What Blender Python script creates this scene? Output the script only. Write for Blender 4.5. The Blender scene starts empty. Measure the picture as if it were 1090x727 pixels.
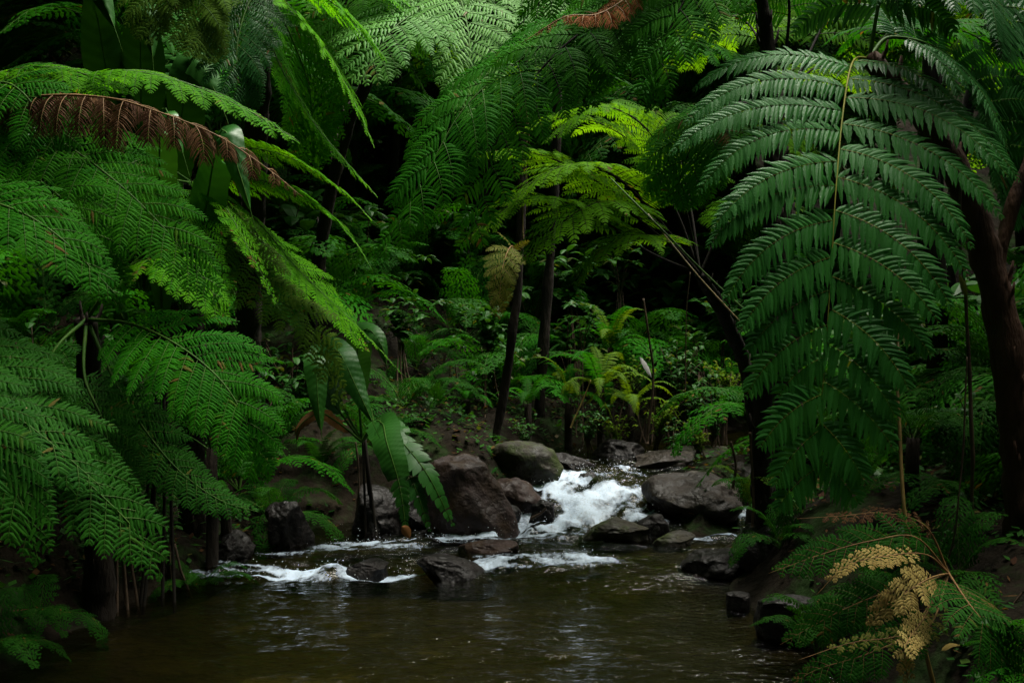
import bpy, math, random
import numpy as np
from mathutils import Vector

# ------------------------------------------------------------------ camera, sky, sun, exposure
sc = bpy.context.scene
COL = sc.collection
R = math.radians
CAM_Z, FPX = 1.5, 1090 * 35 / 36
cam = bpy.data.cameras.new('camera')
cam.lens, cam.sensor_width, cam.clip_end = 35, 36, 500
co = bpy.data.objects.new('camera', cam)
COL.objects.link(co)
co.location = (0, 0, CAM_Z)
co.rotation_euler = (R(90), 0, 0)
sc.camera = co

SUN_EL, SUN_AZ = 71, 65          # azimuth measured from +Y towards +X
world = bpy.data.worlds.new('World')
sc.world = world
world.use_nodes = True
wn = world.node_tree
bgn = wn.nodes['Background']
sky = wn.nodes.new('ShaderNodeTexSky')
sky.sky_type = 'NISHITA'
sky.sun_disc = False
sky.sun_elevation = R(SUN_EL)
sky.sun_rotation = R(SUN_AZ)
sky.air_density, sky.dust_density, sky.ozone_density = 1.0, 3.0, 1.0
wn.links.new(sky.outputs['Color'], bgn.inputs['Color'])
bgn.inputs['Strength'].default_value = 0.043
sun = bpy.data.lights.new('sun', 'SUN')
sun.energy, sun.angle, sun.color = 5.0, R(45), (1.0, 0.96, 0.86)
so = bpy.data.objects.new('sun', sun)
COL.objects.link(so)
sv = Vector((math.sin(R(SUN_AZ)) * math.cos(R(SUN_EL)), math.cos(R(SUN_AZ)) * math.cos(R(SUN_EL)), math.sin(R(SUN_EL))))
so.rotation_euler = sv.to_track_quat('Z', 'Y').to_euler()
sc.view_settings.view_transform = 'Standard'
sc.view_settings.look = 'None'
sc.view_settings.gamma = 1
sc.view_settings.use_curve_mapping = False
sc.view_settings.exposure = 1.65
sc.render.engine = 'CYCLES'
cy = sc.cycles
cy.use_denoising = True
cy.max_bounces, cy.diffuse_bounces, cy.glossy_bounces, cy.transmission_bounces, cy.transparent_max_bounces = 6, 4, 2, 4, 8
cy.sample_clamp_indirect = 4
cy.caustics_reflective = cy.caustics_refractive = False

rng = np.random.default_rng(7)
random.seed(7)


# ------------------------------------------------------------------ numeric helpers
def P(px, py, Y):
    return np.array([(px - 545) / FPX * Y, Y, CAM_Z - (py - 363.5) / FPX * Y])


def _hash(ix, iy, iz):
    h = (ix.astype(np.int64) * 374761393 + iy.astype(np.int64) * 668265263 + iz.astype(np.int64) * 2147483647) & 0x7fffffff
    h = ((h ^ (h >> 13)) * 1274126177) & 0x7fffffff
    h = ((h ^ (h >> 16)) * 668265263) & 0x7fffffff
    return ((h ^ (h >> 15)) & 0xffff) / 65535.0


def vnoise(p):
    p = np.asarray(p, float)
    i = np.floor(p).astype(np.int64)
    f = p - i
    f = f * f * f * (f * (f * 6 - 15) + 10)
    out = 0
    for dx in (0, 1):
        for dy in (0, 1):
            for dz in (0, 1):
                w = (f[..., 0] if dx else 1 - f[..., 0]) * (f[..., 1] if dy else 1 - f[..., 1]) * (f[..., 2] if dz else 1 - f[..., 2])
                out = out + w * _hash(i[..., 0] + dx, i[..., 1] + dy, i[..., 2] + dz)
    return out * 2 - 1


def fbm(p, octv=4, lac=2.03, gain=0.5):
    p = np.asarray(p, float)
    a, s, out = 1.0, 1.0, 0
    for o in range(octv):
        out = out + a * vnoise(p * s + o * 17.3)
        a *= gain
        s *= lac
    return out


def sstep(a, b, x):
    t = np.clip((np.asarray(x, float) - a) / (b - a), 0, 1)
    return t * t * (3 - 2 * t)


def nrm(v):
    return v / np.maximum(np.linalg.norm(v, axis=-1, keepdims=True), 1e-9)


def curve(pts, n=60):
    """Catmull-Rom through pts, resampled evenly by arc length."""
    pts = np.asarray(pts, float)
    q = np.vstack([2 * pts[0] - pts[1], pts, 2 * pts[-1] - pts[-2]])
    out = []
    for i in range(1, len(q) - 2):
        t = np.linspace(0, 1, 24, endpoint=False)[:, None]
        a, b, c, d = q[i - 1], q[i], q[i + 1], q[i + 2]
        out.append(0.5 * (2 * b + (c - a) * t + (2 * a - 5 * b + 4 * c - d) * t ** 2 + (3 * b - a - 3 * c + d) * t ** 3))
    out = np.vstack(out + [pts[-1:]])
    s = np.r_[0, np.cumsum(np.linalg.norm(np.diff(out, axis=0), axis=1))]
    u = np.linspace(0, s[-1], n)
    return np.stack([np.interp(u, s, out[:, k]) for k in range(3)], 1), s[-1]


class MB:
    """Collects quads and triangles; build() links them as ONE mesh object."""
    def __init__(self):
        self.v, self.f, self.a, self.n = [], [], [], 0

    def add(self, v, f, a=0.5):
        v = np.asarray(v, float).reshape(-1, 3)
        f = np.asarray(f, np.int64)
        self.v.append(v)
        if f.shape[1] == 3:
            f = np.hstack([f, -np.ones((len(f), 1), np.int64) - self.n])
        self.f.append(f + self.n)
        self.a.append(np.broadcast_to(np.asarray(a, float), (len(v),)).copy())
        self.n += len(v)

    def tube(self, pts, rad, sides=6, a=0.5, cap=True):
        pts = np.asarray(pts, float)
        n = len(pts)
        rad = np.broadcast_to(np.asarray(rad, float), (n,))
        T = nrm(np.gradient(pts, axis=0))
        ref = np.array([0.13, 0.97, 0.2]) if abs(T[0][1]) < .9 else np.array([1., 0, 0])
        A = nrm(np.cross(T, ref))
        B = np.cross(T, A)
        th = np.linspace(0, 2 * np.pi, sides, endpoint=False)
        v = pts[:, None] + rad[:, None, None] * (np.cos(th)[None, :, None] * A[:, None] + np.sin(th)[None, :, None] * B[:, None])
        i = np.arange(n - 1)[:, None] * sides
        j = np.arange(sides)[None]
        k = (j + 1) % sides
        f = np.stack([i + j, i + k, i + sides + k, i + sides + j], -1).reshape(-1, 4)
        self.add(v.reshape(-1, 3), f, a)
        if cap:
            b = self.n - n * sides
            for r0 in (0, (n - 1) * sides):
                c = pts[0] if r0 == 0 else pts[-1]
                self.v.append(c[None]); self.a.append(np.array([a if np.isscalar(a) else .5])); ci = self.n; self.n += 1
                jj = np.arange(sides)
                self.f.append(np.stack([b + r0 + jj, b + r0 + (jj + 1) % sides, np.full(sides, ci), np.full(sides, -1)], -1))

    def mesh(self, name, mat, smooth=False):
        v = np.vstack(self.v)
        f = np.vstack(self.f)
        a = np.concatenate(self.a)
        tri = f[:, 3] < 0
        cnt = np.where(tri, 3, 4)
        mask = np.ones(f.shape, bool)
        mask[:, 3] = ~tri
        loops = f[mask]
        me = bpy.data.meshes.new(name)
        me.vertices.add(len(v)); me.vertices.foreach_set('co', v.ravel())
        me.loops.add(len(loops)); me.loops.foreach_set('vertex_index', loops.astype(np.int32))
        me.polygons.add(len(f))
        st = np.r_[0, np.cumsum(cnt)[:-1]]
        me.polygons.foreach_set('loop_start', st.astype(np.int32))
        me.polygons.foreach_set('use_smooth', np.full(len(f), smooth))
        me.update(calc_edges=True)
        at = me.attributes.new('v', 'FLOAT', 'POINT')
        at.data.foreach_set('value', a.astype(np.float32))
        me.materials.append(mat)
        return me

    def joined(self, name, mat, other, mat2):
        nf = sum(len(q) for q in self.f)
        tmp = MB(); tmp.n = self.n; tmp.v = list(self.v); tmp.a = list(self.a); tmp.f = list(self.f)
        for q in other.f: tmp.f.append(np.where(q >= 0, q + self.n, q))
        tmp.v += other.v; tmp.a += other.a
        me = tmp.mesh(name, mat)
        me.materials.append(mat2)
        idx = np.zeros(len(me.polygons), np.int32); idx[nf:] = 1
        me.polygons.foreach_set('material_index', idx)
        return me

    def build(self, name, mat, parent=None, smooth=False):
        return link(name, self.mesh(name, mat, smooth), parent)


def link(name, me, parent=None):
    o = bpy.data.objects.new(name, me)
    COL.objects.link(o)
    if parent is not None:
        o.parent = parent
    return o


def tag(o, label=None, cat=None, group=None, kind=None):
    if label: o['label'] = label
    if cat: o['category'] = cat
    if group: o['group'] = group
    if kind: o['kind'] = kind
    return o


def empty(name, loc, label=None, cat=None, group=None, rz=0, s=1.0):
    o = bpy.data.objects.new(name, None)
    o.empty_display_size = .1
    COL.objects.link(o)
    o.location = tuple(loc)
    o.rotation_euler = (0, 0, rz)
    o.scale = (s, s, s)
    return tag(o, label, cat, group)


def children(o):
    return [c for c in bpy.data.objects if c.parent is o]


def copy_tree(o, parent=None):
    c = o.copy()
    COL.objects.link(c)
    if parent is not None:
        c.parent = parent
    for ch in KIDS.get(o.name, []):
        copy_tree(ch, c)
    return c


KIDS = {}


def rel(o, pts):
    return np.asarray(pts, float) - np.array(o.location)


# ------------------------------------------------------------------ materials
def newmat(name):
    m = bpy.data.materials.new(name)
    m.use_nodes = True
    nt = m.node_tree
    nt.nodes.clear()
    return m, nt, nt.nodes.new, nt.links.new


def leaf_mat(name, dark, light, trans=0.35, rough=0.42, spec=0.5, tcol=None, nscale=3.0, rand=0.35, speck=0.0, brown=True):
    m, nt, N, L = newmat(name)
    out = N('ShaderNodeOutputMaterial')
    pr = N('ShaderNodeBsdfPrincipled')
    tr = N('ShaderNodeBsdfTranslucent')
    mx = N('ShaderNodeMixShader')
    att = N('ShaderNodeAttribute'); att.attribute_name = 'v'
    oi = N('ShaderNodeObjectInfo')
    tc = N('ShaderNodeTexCoord')
    nz = N('ShaderNodeTexNoise'); nz.inputs['Scale'].default_value = nscale; nz.inputs['Detail'].default_value = 3
    L(tc.outputs['Object'], nz.inputs['Vector'])
    a1 = N('ShaderNodeMath'); a1.operation = 'MULTIPLY_ADD'; a1.inputs[1].default_value = 0.9; a1.inputs[2].default_value = -0.45
    L(nz.outputs['Fac'], a1.inputs[0])
    a2 = N('ShaderNodeMath'); a2.operation = 'ADD'
    L(att.outputs['Fac'], a2.inputs[0]); L(a1.outputs[0], a2.inputs[1])
    a3 = N('ShaderNodeMath'); a3.operation = 'MULTIPLY_ADD'; a3.inputs[1].default_value = rand
    L(oi.outputs['Random'], a3.inputs[0]); L(a2.outputs[0], a3.inputs[2])
    a4 = N('ShaderNodeMath'); a4.operation = 'SUBTRACT'; a4.inputs[1].default_value = rand / 2; a4.use_clamp = True
    L(a3.outputs[0], a4.inputs[0])
    mc = N('ShaderNodeMix'); mc.data_type = 'RGBA'
    mc.inputs[6].default_value = (*dark, 1); mc.inputs[7].default_value = (*light, 1)
    L(a4.outputs[0], mc.inputs[0])
    if brown:                                        # a few leaflets have withered
        br = N('ShaderNodeMapRange'); br.inputs[1].default_value, br.inputs[2].default_value = .87, .95
        L(att.outputs['Fac'], br.inputs[0])
        mb_ = N('ShaderNodeMix'); mb_.data_type = 'RGBA'; mb_.inputs[7].default_value = (.11, .075, .02, 1)
        L(br.outputs[0], mb_.inputs[0]); L(mc.outputs[2], mb_.inputs[6])
        mc = mb_
    L(mc.outputs[2], pr.inputs['Base Color'])
    pr.inputs['Roughness'].default_value = rough
    pr.inputs['Specular IOR Level'].default_value = spec
    if speck:
        n2 = N('ShaderNodeTexNoise'); n2.inputs['Scale'].default_value = 160; n2.inputs['Detail'].default_value = 1
        L(tc.outputs['Object'], n2.inputs['Vector'])
        mr = N('ShaderNodeMapRange')
        mr.inputs[1].default_value, mr.inputs[2].default_value = .42, .62
        mr.inputs[3].default_value, mr.inputs[4].default_value = rough + .12, rough - .2
        L(n2.outputs['Fac'], mr.inputs[0]); L(mr.outputs[0], pr.inputs['Roughness'])
        bp = N('ShaderNodeBump'); bp.inputs['Strength'].default_value = speck; bp.inputs['Distance'].default_value = .004
        L(n2.outputs['Fac'], bp.inputs['Height']); L(bp.outputs[0], pr.inputs['Normal'])
    if tcol is None:
        g = N('ShaderNodeMix'); g.data_type = 'RGBA'; g.blend_type = 'MULTIPLY'; g.inputs[0].default_value = 1
        g.inputs[7].default_value = (1.9, 1.5, .5, 1)
        L(mc.outputs[2], g.inputs[6]); L(g.outputs[2], tr.inputs['Color'])
    else:
        tr.inputs['Color'].default_value = (*tcol, 1)
    mx.inputs[0].default_value = trans
    L(pr.outputs[0], mx.inputs[1]); L(tr.outputs[0], mx.inputs[2]); L(mx.outputs[0], out.inputs['Surface'])
    return m


def solid_mat(name, c1, c2, rough=0.7, scale=4.0, spec=0.4, bump=0.3, bdist=.02, detail=6, stretch=(1, 1, 1), c3=None, th3=(.55, .7), rough2=None):
    m, nt, N, L = newmat(name)
    out = N('ShaderNodeOutputMaterial')
    pr = N('ShaderNodeBsdfPrincipled')
    tc = N('ShaderNodeTexCoord')
    mp = N('ShaderNodeMapping'); mp.inputs['Scale'].default_value = stretch
    L(tc.outputs['Object'], mp.inputs['Vector'])
    nz = N('ShaderNodeTexNoise'); nz.inputs['Scale'].default_value = scale; nz.inputs['Detail'].default_value = detail
    nz.inputs['Roughness'].default_value = .62
    L(mp.outputs[0], nz.inputs['Vector'])
    cr = N('ShaderNodeMapRange'); cr.inputs[1].default_value, cr.inputs[2].default_value = .3, .7
    L(nz.outputs['Fac'], cr.inputs[0])
    mc = N('ShaderNodeMix'); mc.data_type = 'RGBA'
    mc.inputs[6].default_value = (*c1, 1); mc.inputs[7].default_value = (*c2, 1)
    L(cr.outputs[0], mc.inputs[0])
    col = mc.outputs[2]
    if c3:
        n3 = N('ShaderNodeTexNoise'); n3.inputs['Scale'].default_value = scale * .8; n3.inputs['Detail'].default_value = 8
        n3.inputs['Roughness'].default_value = .7
        ad = N('ShaderNodeVectorMath'); ad.inputs[1].default_value = (7.1, 3.3, 1.7)
        L(mp.outputs[0], ad.inputs[0]); L(ad.outputs[0], n3.inputs['Vector'])
        r3 = N('ShaderNodeMapRange'); r3.inputs[1].default_value, r3.inputs[2].default_value = th3
        L(n3.outputs['Fac'], r3.inputs[0])
        m3 = N('ShaderNodeMix'); m3.data_type = 'RGBA'; m3.inputs[7].default_value = (*c3, 1)
        L(r3.outputs[0], m3.inputs[0]); L(col, m3.inputs[6])
        col = m3.outputs[2]
    L(col, pr.inputs['Base Color'])
    pr.inputs['Roughness'].default_value = rough
    if rough2 is not None:
        rr = N('ShaderNodeMapRange'); rr.inputs[1].default_value, rr.inputs[2].default_value = .35, .65
        rr.inputs[3].default_value, rr.inputs[4].default_value = rough, rough2
        L(nz.outputs['Fac'], rr.inputs[0]); L(rr.outputs[0], pr.inputs['Roughness'])
    pr.inputs['Specular IOR Level'].default_value = spec
    if bump:
        bp = N('ShaderNodeBump'); bp.inputs['Strength'].default_value = bump; bp.inputs['Distance'].default_value = bdist
        nb = N('ShaderNodeTexNoise'); nb.inputs['Scale'].default_value = scale * 4; nb.inputs['Detail'].default_value = 5
        L(mp.outputs[0], nb.inputs['Vector'])
        L(nb.outputs['Fac'], bp.inputs['Height']); L(bp.outputs[0], pr.inputs['Normal'])
    L(pr.outputs[0], out.inputs['Surface'])
    return m


M = {}
M['bright'] = leaf_mat('bright_frond', (.030, .17, .003), (.090, .29, .004), .44, .6, .03)
M['mid'] = leaf_mat('mid_green_frond', (.008, .085, .003), (.026, .15, .004), .36, .6, 0.025)
M['leafy'] = leaf_mat('fresh_green_frond', (.013, .11, .003), (.040, .19, .004), .40, .6, .025)
M['deep'] = leaf_mat('deep_green_frond', (.010, .070, .012), (.022, .115, .018), .26, .45, 0.11, speck=.25)
M['hero'] = leaf_mat('wet_green_frond', (.015, .098, .014), (.030, .152, .021), .30, .45, .07, speck=.5, rand=0, brown=False)
M['lacy'] = leaf_mat('olive_frond', (.032, .085, .008), (.075, .145, .012), .36, .6, 0.03)
M['pale'] = leaf_mat('pale_green_frond', (.055, .19, .025), (.11, .28, .045), .36, .5, 0.08)
M['backlit'] = leaf_mat('backlit_yellow_green_frond', (.045, .16, .004), (.095, .24, .006), .55, .6, 0.03)  # yellow-green partly stands in for light shining through the blades
M['dead'] = leaf_mat('dead_brown_frond', (.050, .022, .012), (.115, .060, .022), .2, .7, 0.05, tcol=(.10, .05, .02), brown=False)
M['gold'] = leaf_mat('dead_golden_frond', (.24, .17, .05), (.42, .34, .11), .3, .65, .04, tcol=(.3, .2, .06), brown=False)
M['rust'] = leaf_mat('rust_orange_frond', (.24, .085, .03), (.36, .15, .06), .25, .65, 0.05, tcol=(.3, .12, .04), brown=False)
M['olive_old'] = leaf_mat('yellowing_frond', (.06, .085, .012), (.12, .13, .022), .28, .6, 0.05)
M['shade'] = leaf_mat('shaded_frond', (.006, .050, .003), (.020, .10, .006), .3, .6, 0.04)  # shaded copy of the frond green: dimness put into the colour
M['shrub'] = leaf_mat('shrub_leaf', (.012, .070, .008), (.036, .135, .014), .3, .48, 0.14)
M['shrub_y'] = leaf_mat('young_shrub_leaf', (.050, .13, .006), (.11, .20, .010), .42, .55, 0.06)
M['broad'] = leaf_mat('glossy_broad_leaf', (.010, .065, .008), (.026, .115, .014), .12, 0.4, 0.2, nscale=6, brown=False)
M['yellow_leaf'] = leaf_mat('yellow_fallen_leaf', (.55, .28, .015), (.65, .36, .02), .2, .5, .3, brown=False)
M['tip'] = leaf_mat('withered_leaf_edge', (.16, .07, .02), (.26, .12, .04), .2, .7, .15, tcol=(.2, .09, .03), brown=False)
M['grey_leaf'] = leaf_mat('withered_grey_leaf', (.20, .20, .19), (.32, .32, .30), .1, .6, .3, tcol=(.2, .2, .18), brown=False)
M['blade'] = leaf_mat('shaded_broad_leaf', (.006, .035, .004), (.012, .06, .006), .06, .6, .06, brown=False)  # broad leaf darkened in colour to stand in for deep shade
M['canopy'] = leaf_mat('shade_canopy_leaf', (.014, .06, .010), (.03, .10, .014), .2, .6, .2, brown=False)
M['rib_green'] = solid_mat('green_rachis', (.02, .07, .008), (.05, .11, .014), .6, 8, .08, 0)
M['rib_yellow'] = solid_mat('yellow_rachis', (.12, .15, .018), (.24, .22, .03), .6, 8, .1, 0)
M['rib_dark'] = solid_mat('dark_stipe', (.006, .006, .005), (.016, .013, .009), .8, 30, .08, .4, .004)
M['rib_brown'] = solid_mat('brown_stipe', (.14, .07, .025), (.26, .15, .05), .7, 15, .3, .3, .004)
M['trunk'] = solid_mat('fibrous_trunk', (.006, .005, .004), (.024, .017, .011), .9, 9, .2, 1.0, .02, stretch=(1, 1, .3))
M['trunk_red'] = solid_mat('russet_trunk', (.026, .012, .006), (.085, .040, .020), .85, 10, .25, 1.0, .02, stretch=(1, 1, .25), c3=(.05, .07, .02), th3=(.6, .8))
M['bark_pale'] = solid_mat('dead_fibre', (.09, .055, .025), (.24, .17, .075), .9, 14, .2, .8, .01, stretch=(1, 1, .15))
M['cane'] = solid_mat('dry_cane', (.16, .10, .025), (.28, .20, .055), .55, 12, .4, .3, .004)
M['vine'] = solid_mat('brown_vine', (.035, .022, .014), (.09, .058, .032), .8, 14, .3, .4, .004)
M['vine_red'] = solid_mat('red_brown_vine', (.13, .045, .018), (.21, .085, .03), .8, 14, .3, .4, .004)
M['soil'] = solid_mat('dark_soil', (.006, .005, .0035), (.020, .015, .009), .95, 2.5, .1, .8, .05, c3=(.016, .035, .008), th3=(.5, .62))
M['rock'] = solid_mat('wet_rock', (.010, .0075, .006), (.040, .030, .023), .36, 7, .3, .55, .035, c3=(.13, .11, .085), th3=(.57, .70), rough2=.85)
M['rock_dark'] = solid_mat('black_wet_rock', (.004, .004, .004), (.014, .011, .010), .34, 8, .22, .55, .03, rough2=.7)
M['rock_red'] = solid_mat('russet_rock', (.014, .008, .007), (.048, .028, .024), .38, 6, .3, .55, .03, c3=(.035, .018, .008), th3=(.48, .62), rough2=.8)
M['rock_moss'] = solid_mat('mossy_rock', (.010, .009, .006), (.038, .033, .020), .42, 7, .3, .55, .03, c3=(.035, .05, .010), th3=(.5, .62), rough2=.85)


def water_mat():
    m, nt, N, L = newmat('stream_water')
    out = N('ShaderNodeOutputMaterial')
    tc = N('ShaderNodeTexCoord')
    mp = N('ShaderNodeMapping'); mp.inputs['Scale'].default_value = (1.0, 1.7, 1)
    L(tc.outputs['Object'], mp.inputs[0])
    n1 = N('ShaderNodeTexNoise'); n1.inputs['Scale'].default_value = 15; n1.inputs['Detail'].default_value = 5
    L(mp.outputs[0], n1.inputs['Vector'])
    bp = N('ShaderNodeBump'); bp.inputs['Strength'].default_value = .6; bp.inputs['Distance'].default_value = .03
    L(n1.outputs['Fac'], bp.inputs['Height'])
    gl = N('ShaderNodeBsdfGlossy'); gl.inputs['Roughness'].default_value = .06
    gl.inputs['Color'].default_value = (1, 1, 1, 1)
    L(bp.outputs[0], gl.inputs['Normal'])
    tr = N('ShaderNodeBsdfTransparent'); tr.inputs['Color'].default_value = (.46, .45, .26, 1)
    fr = N('ShaderNodeFresnel'); fr.inputs['IOR'].default_value = 1.33
    L(bp.outputs[0], fr.inputs['Normal'])
    ws = N('ShaderNodeMixShader')
    L(fr.outputs[0], ws.inputs[0]); L(tr.outputs[0], ws.inputs[1]); L(gl.outputs[0], ws.inputs[2])
    foam = N('ShaderNodeBsdfPrincipled')
    foam.inputs['Base Color'].default_value = (.58, .70, .85, 1)
    foam.inputs['Roughness'].default_value = .55
    foam.inputs['Subsurface Weight'].default_value = 0
    at = N('ShaderNodeAttribute'); at.attribute_name = 'v'
    m2 = N('ShaderNodeMapping'); m2.inputs['Scale'].default_value = (1.0, .55, 1.0)
    L(tc.outputs['Object'], m2.inputs[0])
    n2 = N('ShaderNodeTexNoise'); n2.inputs['Scale'].default_value = 24; n2.inputs['Detail'].default_value = 6; n2.inputs['Roughness'].default_value = .68
    L(m2.outputs[0], n2.inputs['Vector'])
    sm = N('ShaderNodeMath'); sm.operation = 'MULTIPLY_ADD'; sm.inputs[1].default_value = 1.0
    L(at.outputs['Fac'], sm.inputs[0]); L(n2.outputs['Fac'], sm.inputs[2])
    mr = N('ShaderNodeMapRange'); mr.inputs[1].default_value, mr.inputs[2].default_value = .80, 1.35
    L(sm.outputs[0], mr.inputs[0])
    b2 = N('ShaderNodeBump'); b2.inputs['Strength'].default_value = .45; b2.inputs['Distance'].default_value = .03
    L(n2.outputs['Fac'], b2.inputs['Height']); L(b2.outputs[0], foam.inputs['Normal'])
    fx = N('ShaderNodeMixShader')
    L(mr.outputs[0], fx.inputs[0]); L(ws.outputs[0], fx.inputs[1]); L(foam.outputs[0], fx.inputs[2])
    L(fx.outputs[0], out.inputs['Surface'])
    return m


M['water'] = water_mat()
m, nt, N, L = newmat('spray_drop')
_o = N('ShaderNodeOutputMaterial'); _p = N('ShaderNodeBsdfPrincipled')
_p.inputs['Base Color'].default_value = (.82, .86, .9, 1); _p.inputs['Roughness'].default_value = .2
L(_p.outputs[0], _o.inputs['Surface'])
M['spray'] = m
M['bed'] = solid_mat('stream_bed', (.012, .0095, .004), (.042, .034, .014), .8, 3.0, .2, 1.0, .06, c3=(.08, .065, .03), th3=(.56, .70))

# ------------------------------------------------------------------ terrain and water
STREAM = np.array([(0, -8, 2.6), (-.3, 3, 2.25), (-.4, 5, 2.05), (-.2, 6.6, 1.75), (.45, 7.7, 1.0), (.65, 8.6, .72), (.75, 9.5, .8), (1.9, 10.8, .9), (3.6, 11.8, 1.0), (7, 13.5, 1.1)])


SIDE = np.array([(1.0, 7.25, .35), (1.75, 7.55, .30), (2.3, 8.4, .30)])


def stream_d(x, y):
    """Signed distance to the stream's edge (negative inside)."""
    best = np.full(np.shape(x), 1e9)
    for a, b in list(zip(STREAM[:-1], STREAM[1:])) + list(zip(SIDE[:-1], SIDE[1:])):
        ax, ay = a[0], a[1]
        dx, dy = b[0] - ax, b[1] - ay
        t = np.clip(((x - ax) * dx + (y - ay) * dy) / (dx * dx + dy * dy), 0, 1)
        d = np.hypot(x - ax - t * dx, y - ay - t * dy) - (a[2] + t * (b[2] - a[2]))
        best = np.minimum(best, d)
    return best


def water_base(x, y):
    s = y + .25 * np.sin(x * 2.1)
    return .07 * sstep(6.35, 6.85, s) + .25 * sstep(7.7, 9.3, s) + .09 * sstep(9.7, 10.6, s) + .12 * sstep(11, 13, s)


def ground(x, y):
    x = np.asarray(x, float); y = np.asarray(y, float)
    d = stream_d(x, y)
    p3 = np.stack([x, y, np.zeros_like(x)], -1)
    n = fbm(p3 * .55, 4) * .22 + fbm(p3 * 2.3, 3) * .05
    w = water_base(x, np.minimum(y, 13))
    dp = np.maximum(d, 0)
    bank = .32 * (1 - np.exp(-dp / .22)) + .26 * dp + (.42 - .22 * sstep(.8, 1.6, x) * (1 - sstep(6.5, 9, y))) * np.maximum(dp - 1.2, 0) + .35 * np.maximum(dp - 4, 0)
    bed = -.17 * (1 - np.exp(np.minimum(d, 0) / .4))
    back = np.maximum(y - 14.0, 0) * .5
    return w + bank + bed + n * sstep(-.5, .6, d) + back - .02


def axis(lo, hi, core_lo, core_hi, step, growth=1.18):
    a = list(np.arange(core_lo, core_hi, step))
    s, v = step, a[-1]
    while v < hi:
        s *= growth; v += s; a.append(v)
    s, v = step, a[0]
    while v > lo:
        s *= growth; v -= s; a.insert(0, v)
    return np.array(a)


def sheet(xs, ys, zf):
    X, Y = np.meshgrid(xs, ys)
    Z = zf(X, Y)
    v = np.stack([X, Y, Z], -1).reshape(-1, 3)
    nx, ny = len(xs), len(ys)
    i = (np.arange(ny - 1)[:, None] * nx + np.arange(nx - 1)[None]).ravel()
    return X, Y, v, np.stack([i, i + 1, i + nx + 1, i + nx], -1)


X, Y, v, f = sheet(axis(-60, 60, -5, 6, .1), axis(-45, 70, 2, 15, .1), ground)
mb = MB(); mb.add(v, f)
o = mb.build('ground', M['soil'], smooth=True); tag(o, kind='structure')
# stream bed: a sheet following the ground just above it inside the stream, its edges buried in the banks
X, Y, v, f = sheet(axis(-3.6, 8, -2.6, 3, .06), axis(-6, 14, 3, 12, .06), lambda x, y: ground(x, y) + .012 - .30 * sstep(-.25, .12, stream_d(x, y)))
mb = MB(); mb.add(v, f)
o = mb.build('stream_bed', M['bed'], smooth=True); tag(o, kind='structure')


def seg(px0, py0, px1, py1, z=0.0):
    """Ground-plane points of two pixels at water height z."""
    r = []
    for px, py in ((px0, py0), (px1, py1)):
        Yd = (CAM_Z - z) * FPX / (py - 363.5)
        r.append(((px - 545) / FPX * Yd, Yd))
    return r


def band(x, y, a, b, w):
    dx, dy = b[0] - a[0], b[1] - a[1]
    t = np.clip(((x - a[0]) * dx + (y - a[1]) * dy) / (dx * dx + dy * dy), 0, 1)
    d = np.hypot(x - a[0] - t * dx, y - a[1] - t * dy)
    return np.exp(-(d / w) ** 2)


def foam_amount(x, y):
    g = 0.0
    # the cascade itself
    g = g + .86 * sstep(7.55, 7.95, y) * (1 - sstep(9.15, 9.55, y)) * np.exp(-((x - .62 - .02 * (y - 8.5)) / .62) ** 4)
    # fan of white water where it lands, drifting to the left
    g = np.maximum(g, 1.0 * band(x, y, (.75, 7.85), (-.15, 7.6), .30))
    g = np.maximum(g, .82 * band(x, y, (-.1, 7.55), (-1.2, 7.15), .24))
    # lower rapid between the small boulders
    g = np.maximum(g, .88 * band(x, y, (-1.95, 6.50), (-.75, 6.62), .19))
    g = np.maximum(g, .50 * band(x, y, (-1.75, 6.95), (-1.4, 6.95), .06))
    g = np.maximum(g, .62 * band(x, y, (-.7, 6.62), (-.38, 6.68), .10))
    g = np.maximum(g, .68 * band(x, y, (-.2, 6.72), (.6, 6.78), .18))
    # right-hand channel behind the tree
    g = np.maximum(g, .85 * band(x, y, (1.35, 7.55), (2.1, 7.62), .10))
    g = np.maximum(g, .8 * band(x, y, (1.95, 8.3), (2.3, 8.5), .14))
    g = np.maximum(g, .55 * band(x, y, (.95, 10.0), (1.1, 9.6), .12))
    # scattered flecks on the pool
    g = np.maximum(g, .15 * band(x, y, (.0, 5.0), (.65, 6.2), .45))
    g = np.maximum(g, .17 * band(x, y, (.9, 5.9), (1.3, 6.3), .22))
    return g


def water_z(x, y):
    p3 = np.stack([x, y, np.zeros_like(x)], -1)
    g = foam_amount(x, y)
    q = p3 * np.array([1, 1.6, 1])
    rip = fbm(q * 2.6, 3) * .010 + fbm(q * 9, 2) * .0035
    turb = fbm(p3 * np.array([5, 3.2, 1]) + 9, 4) * .065 + np.abs(fbm(p3 * np.array([14, 9, 1]), 3)) * .03
    near = sstep(6.2, 6.6, y)
    return water_base(x, y) + rip * (.7 + .9 * near) + turb * np.clip(g - .3, 0, 1) + .03 * fbm(q * 4.4 + 3, 2) * near * .5 - .045


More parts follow.
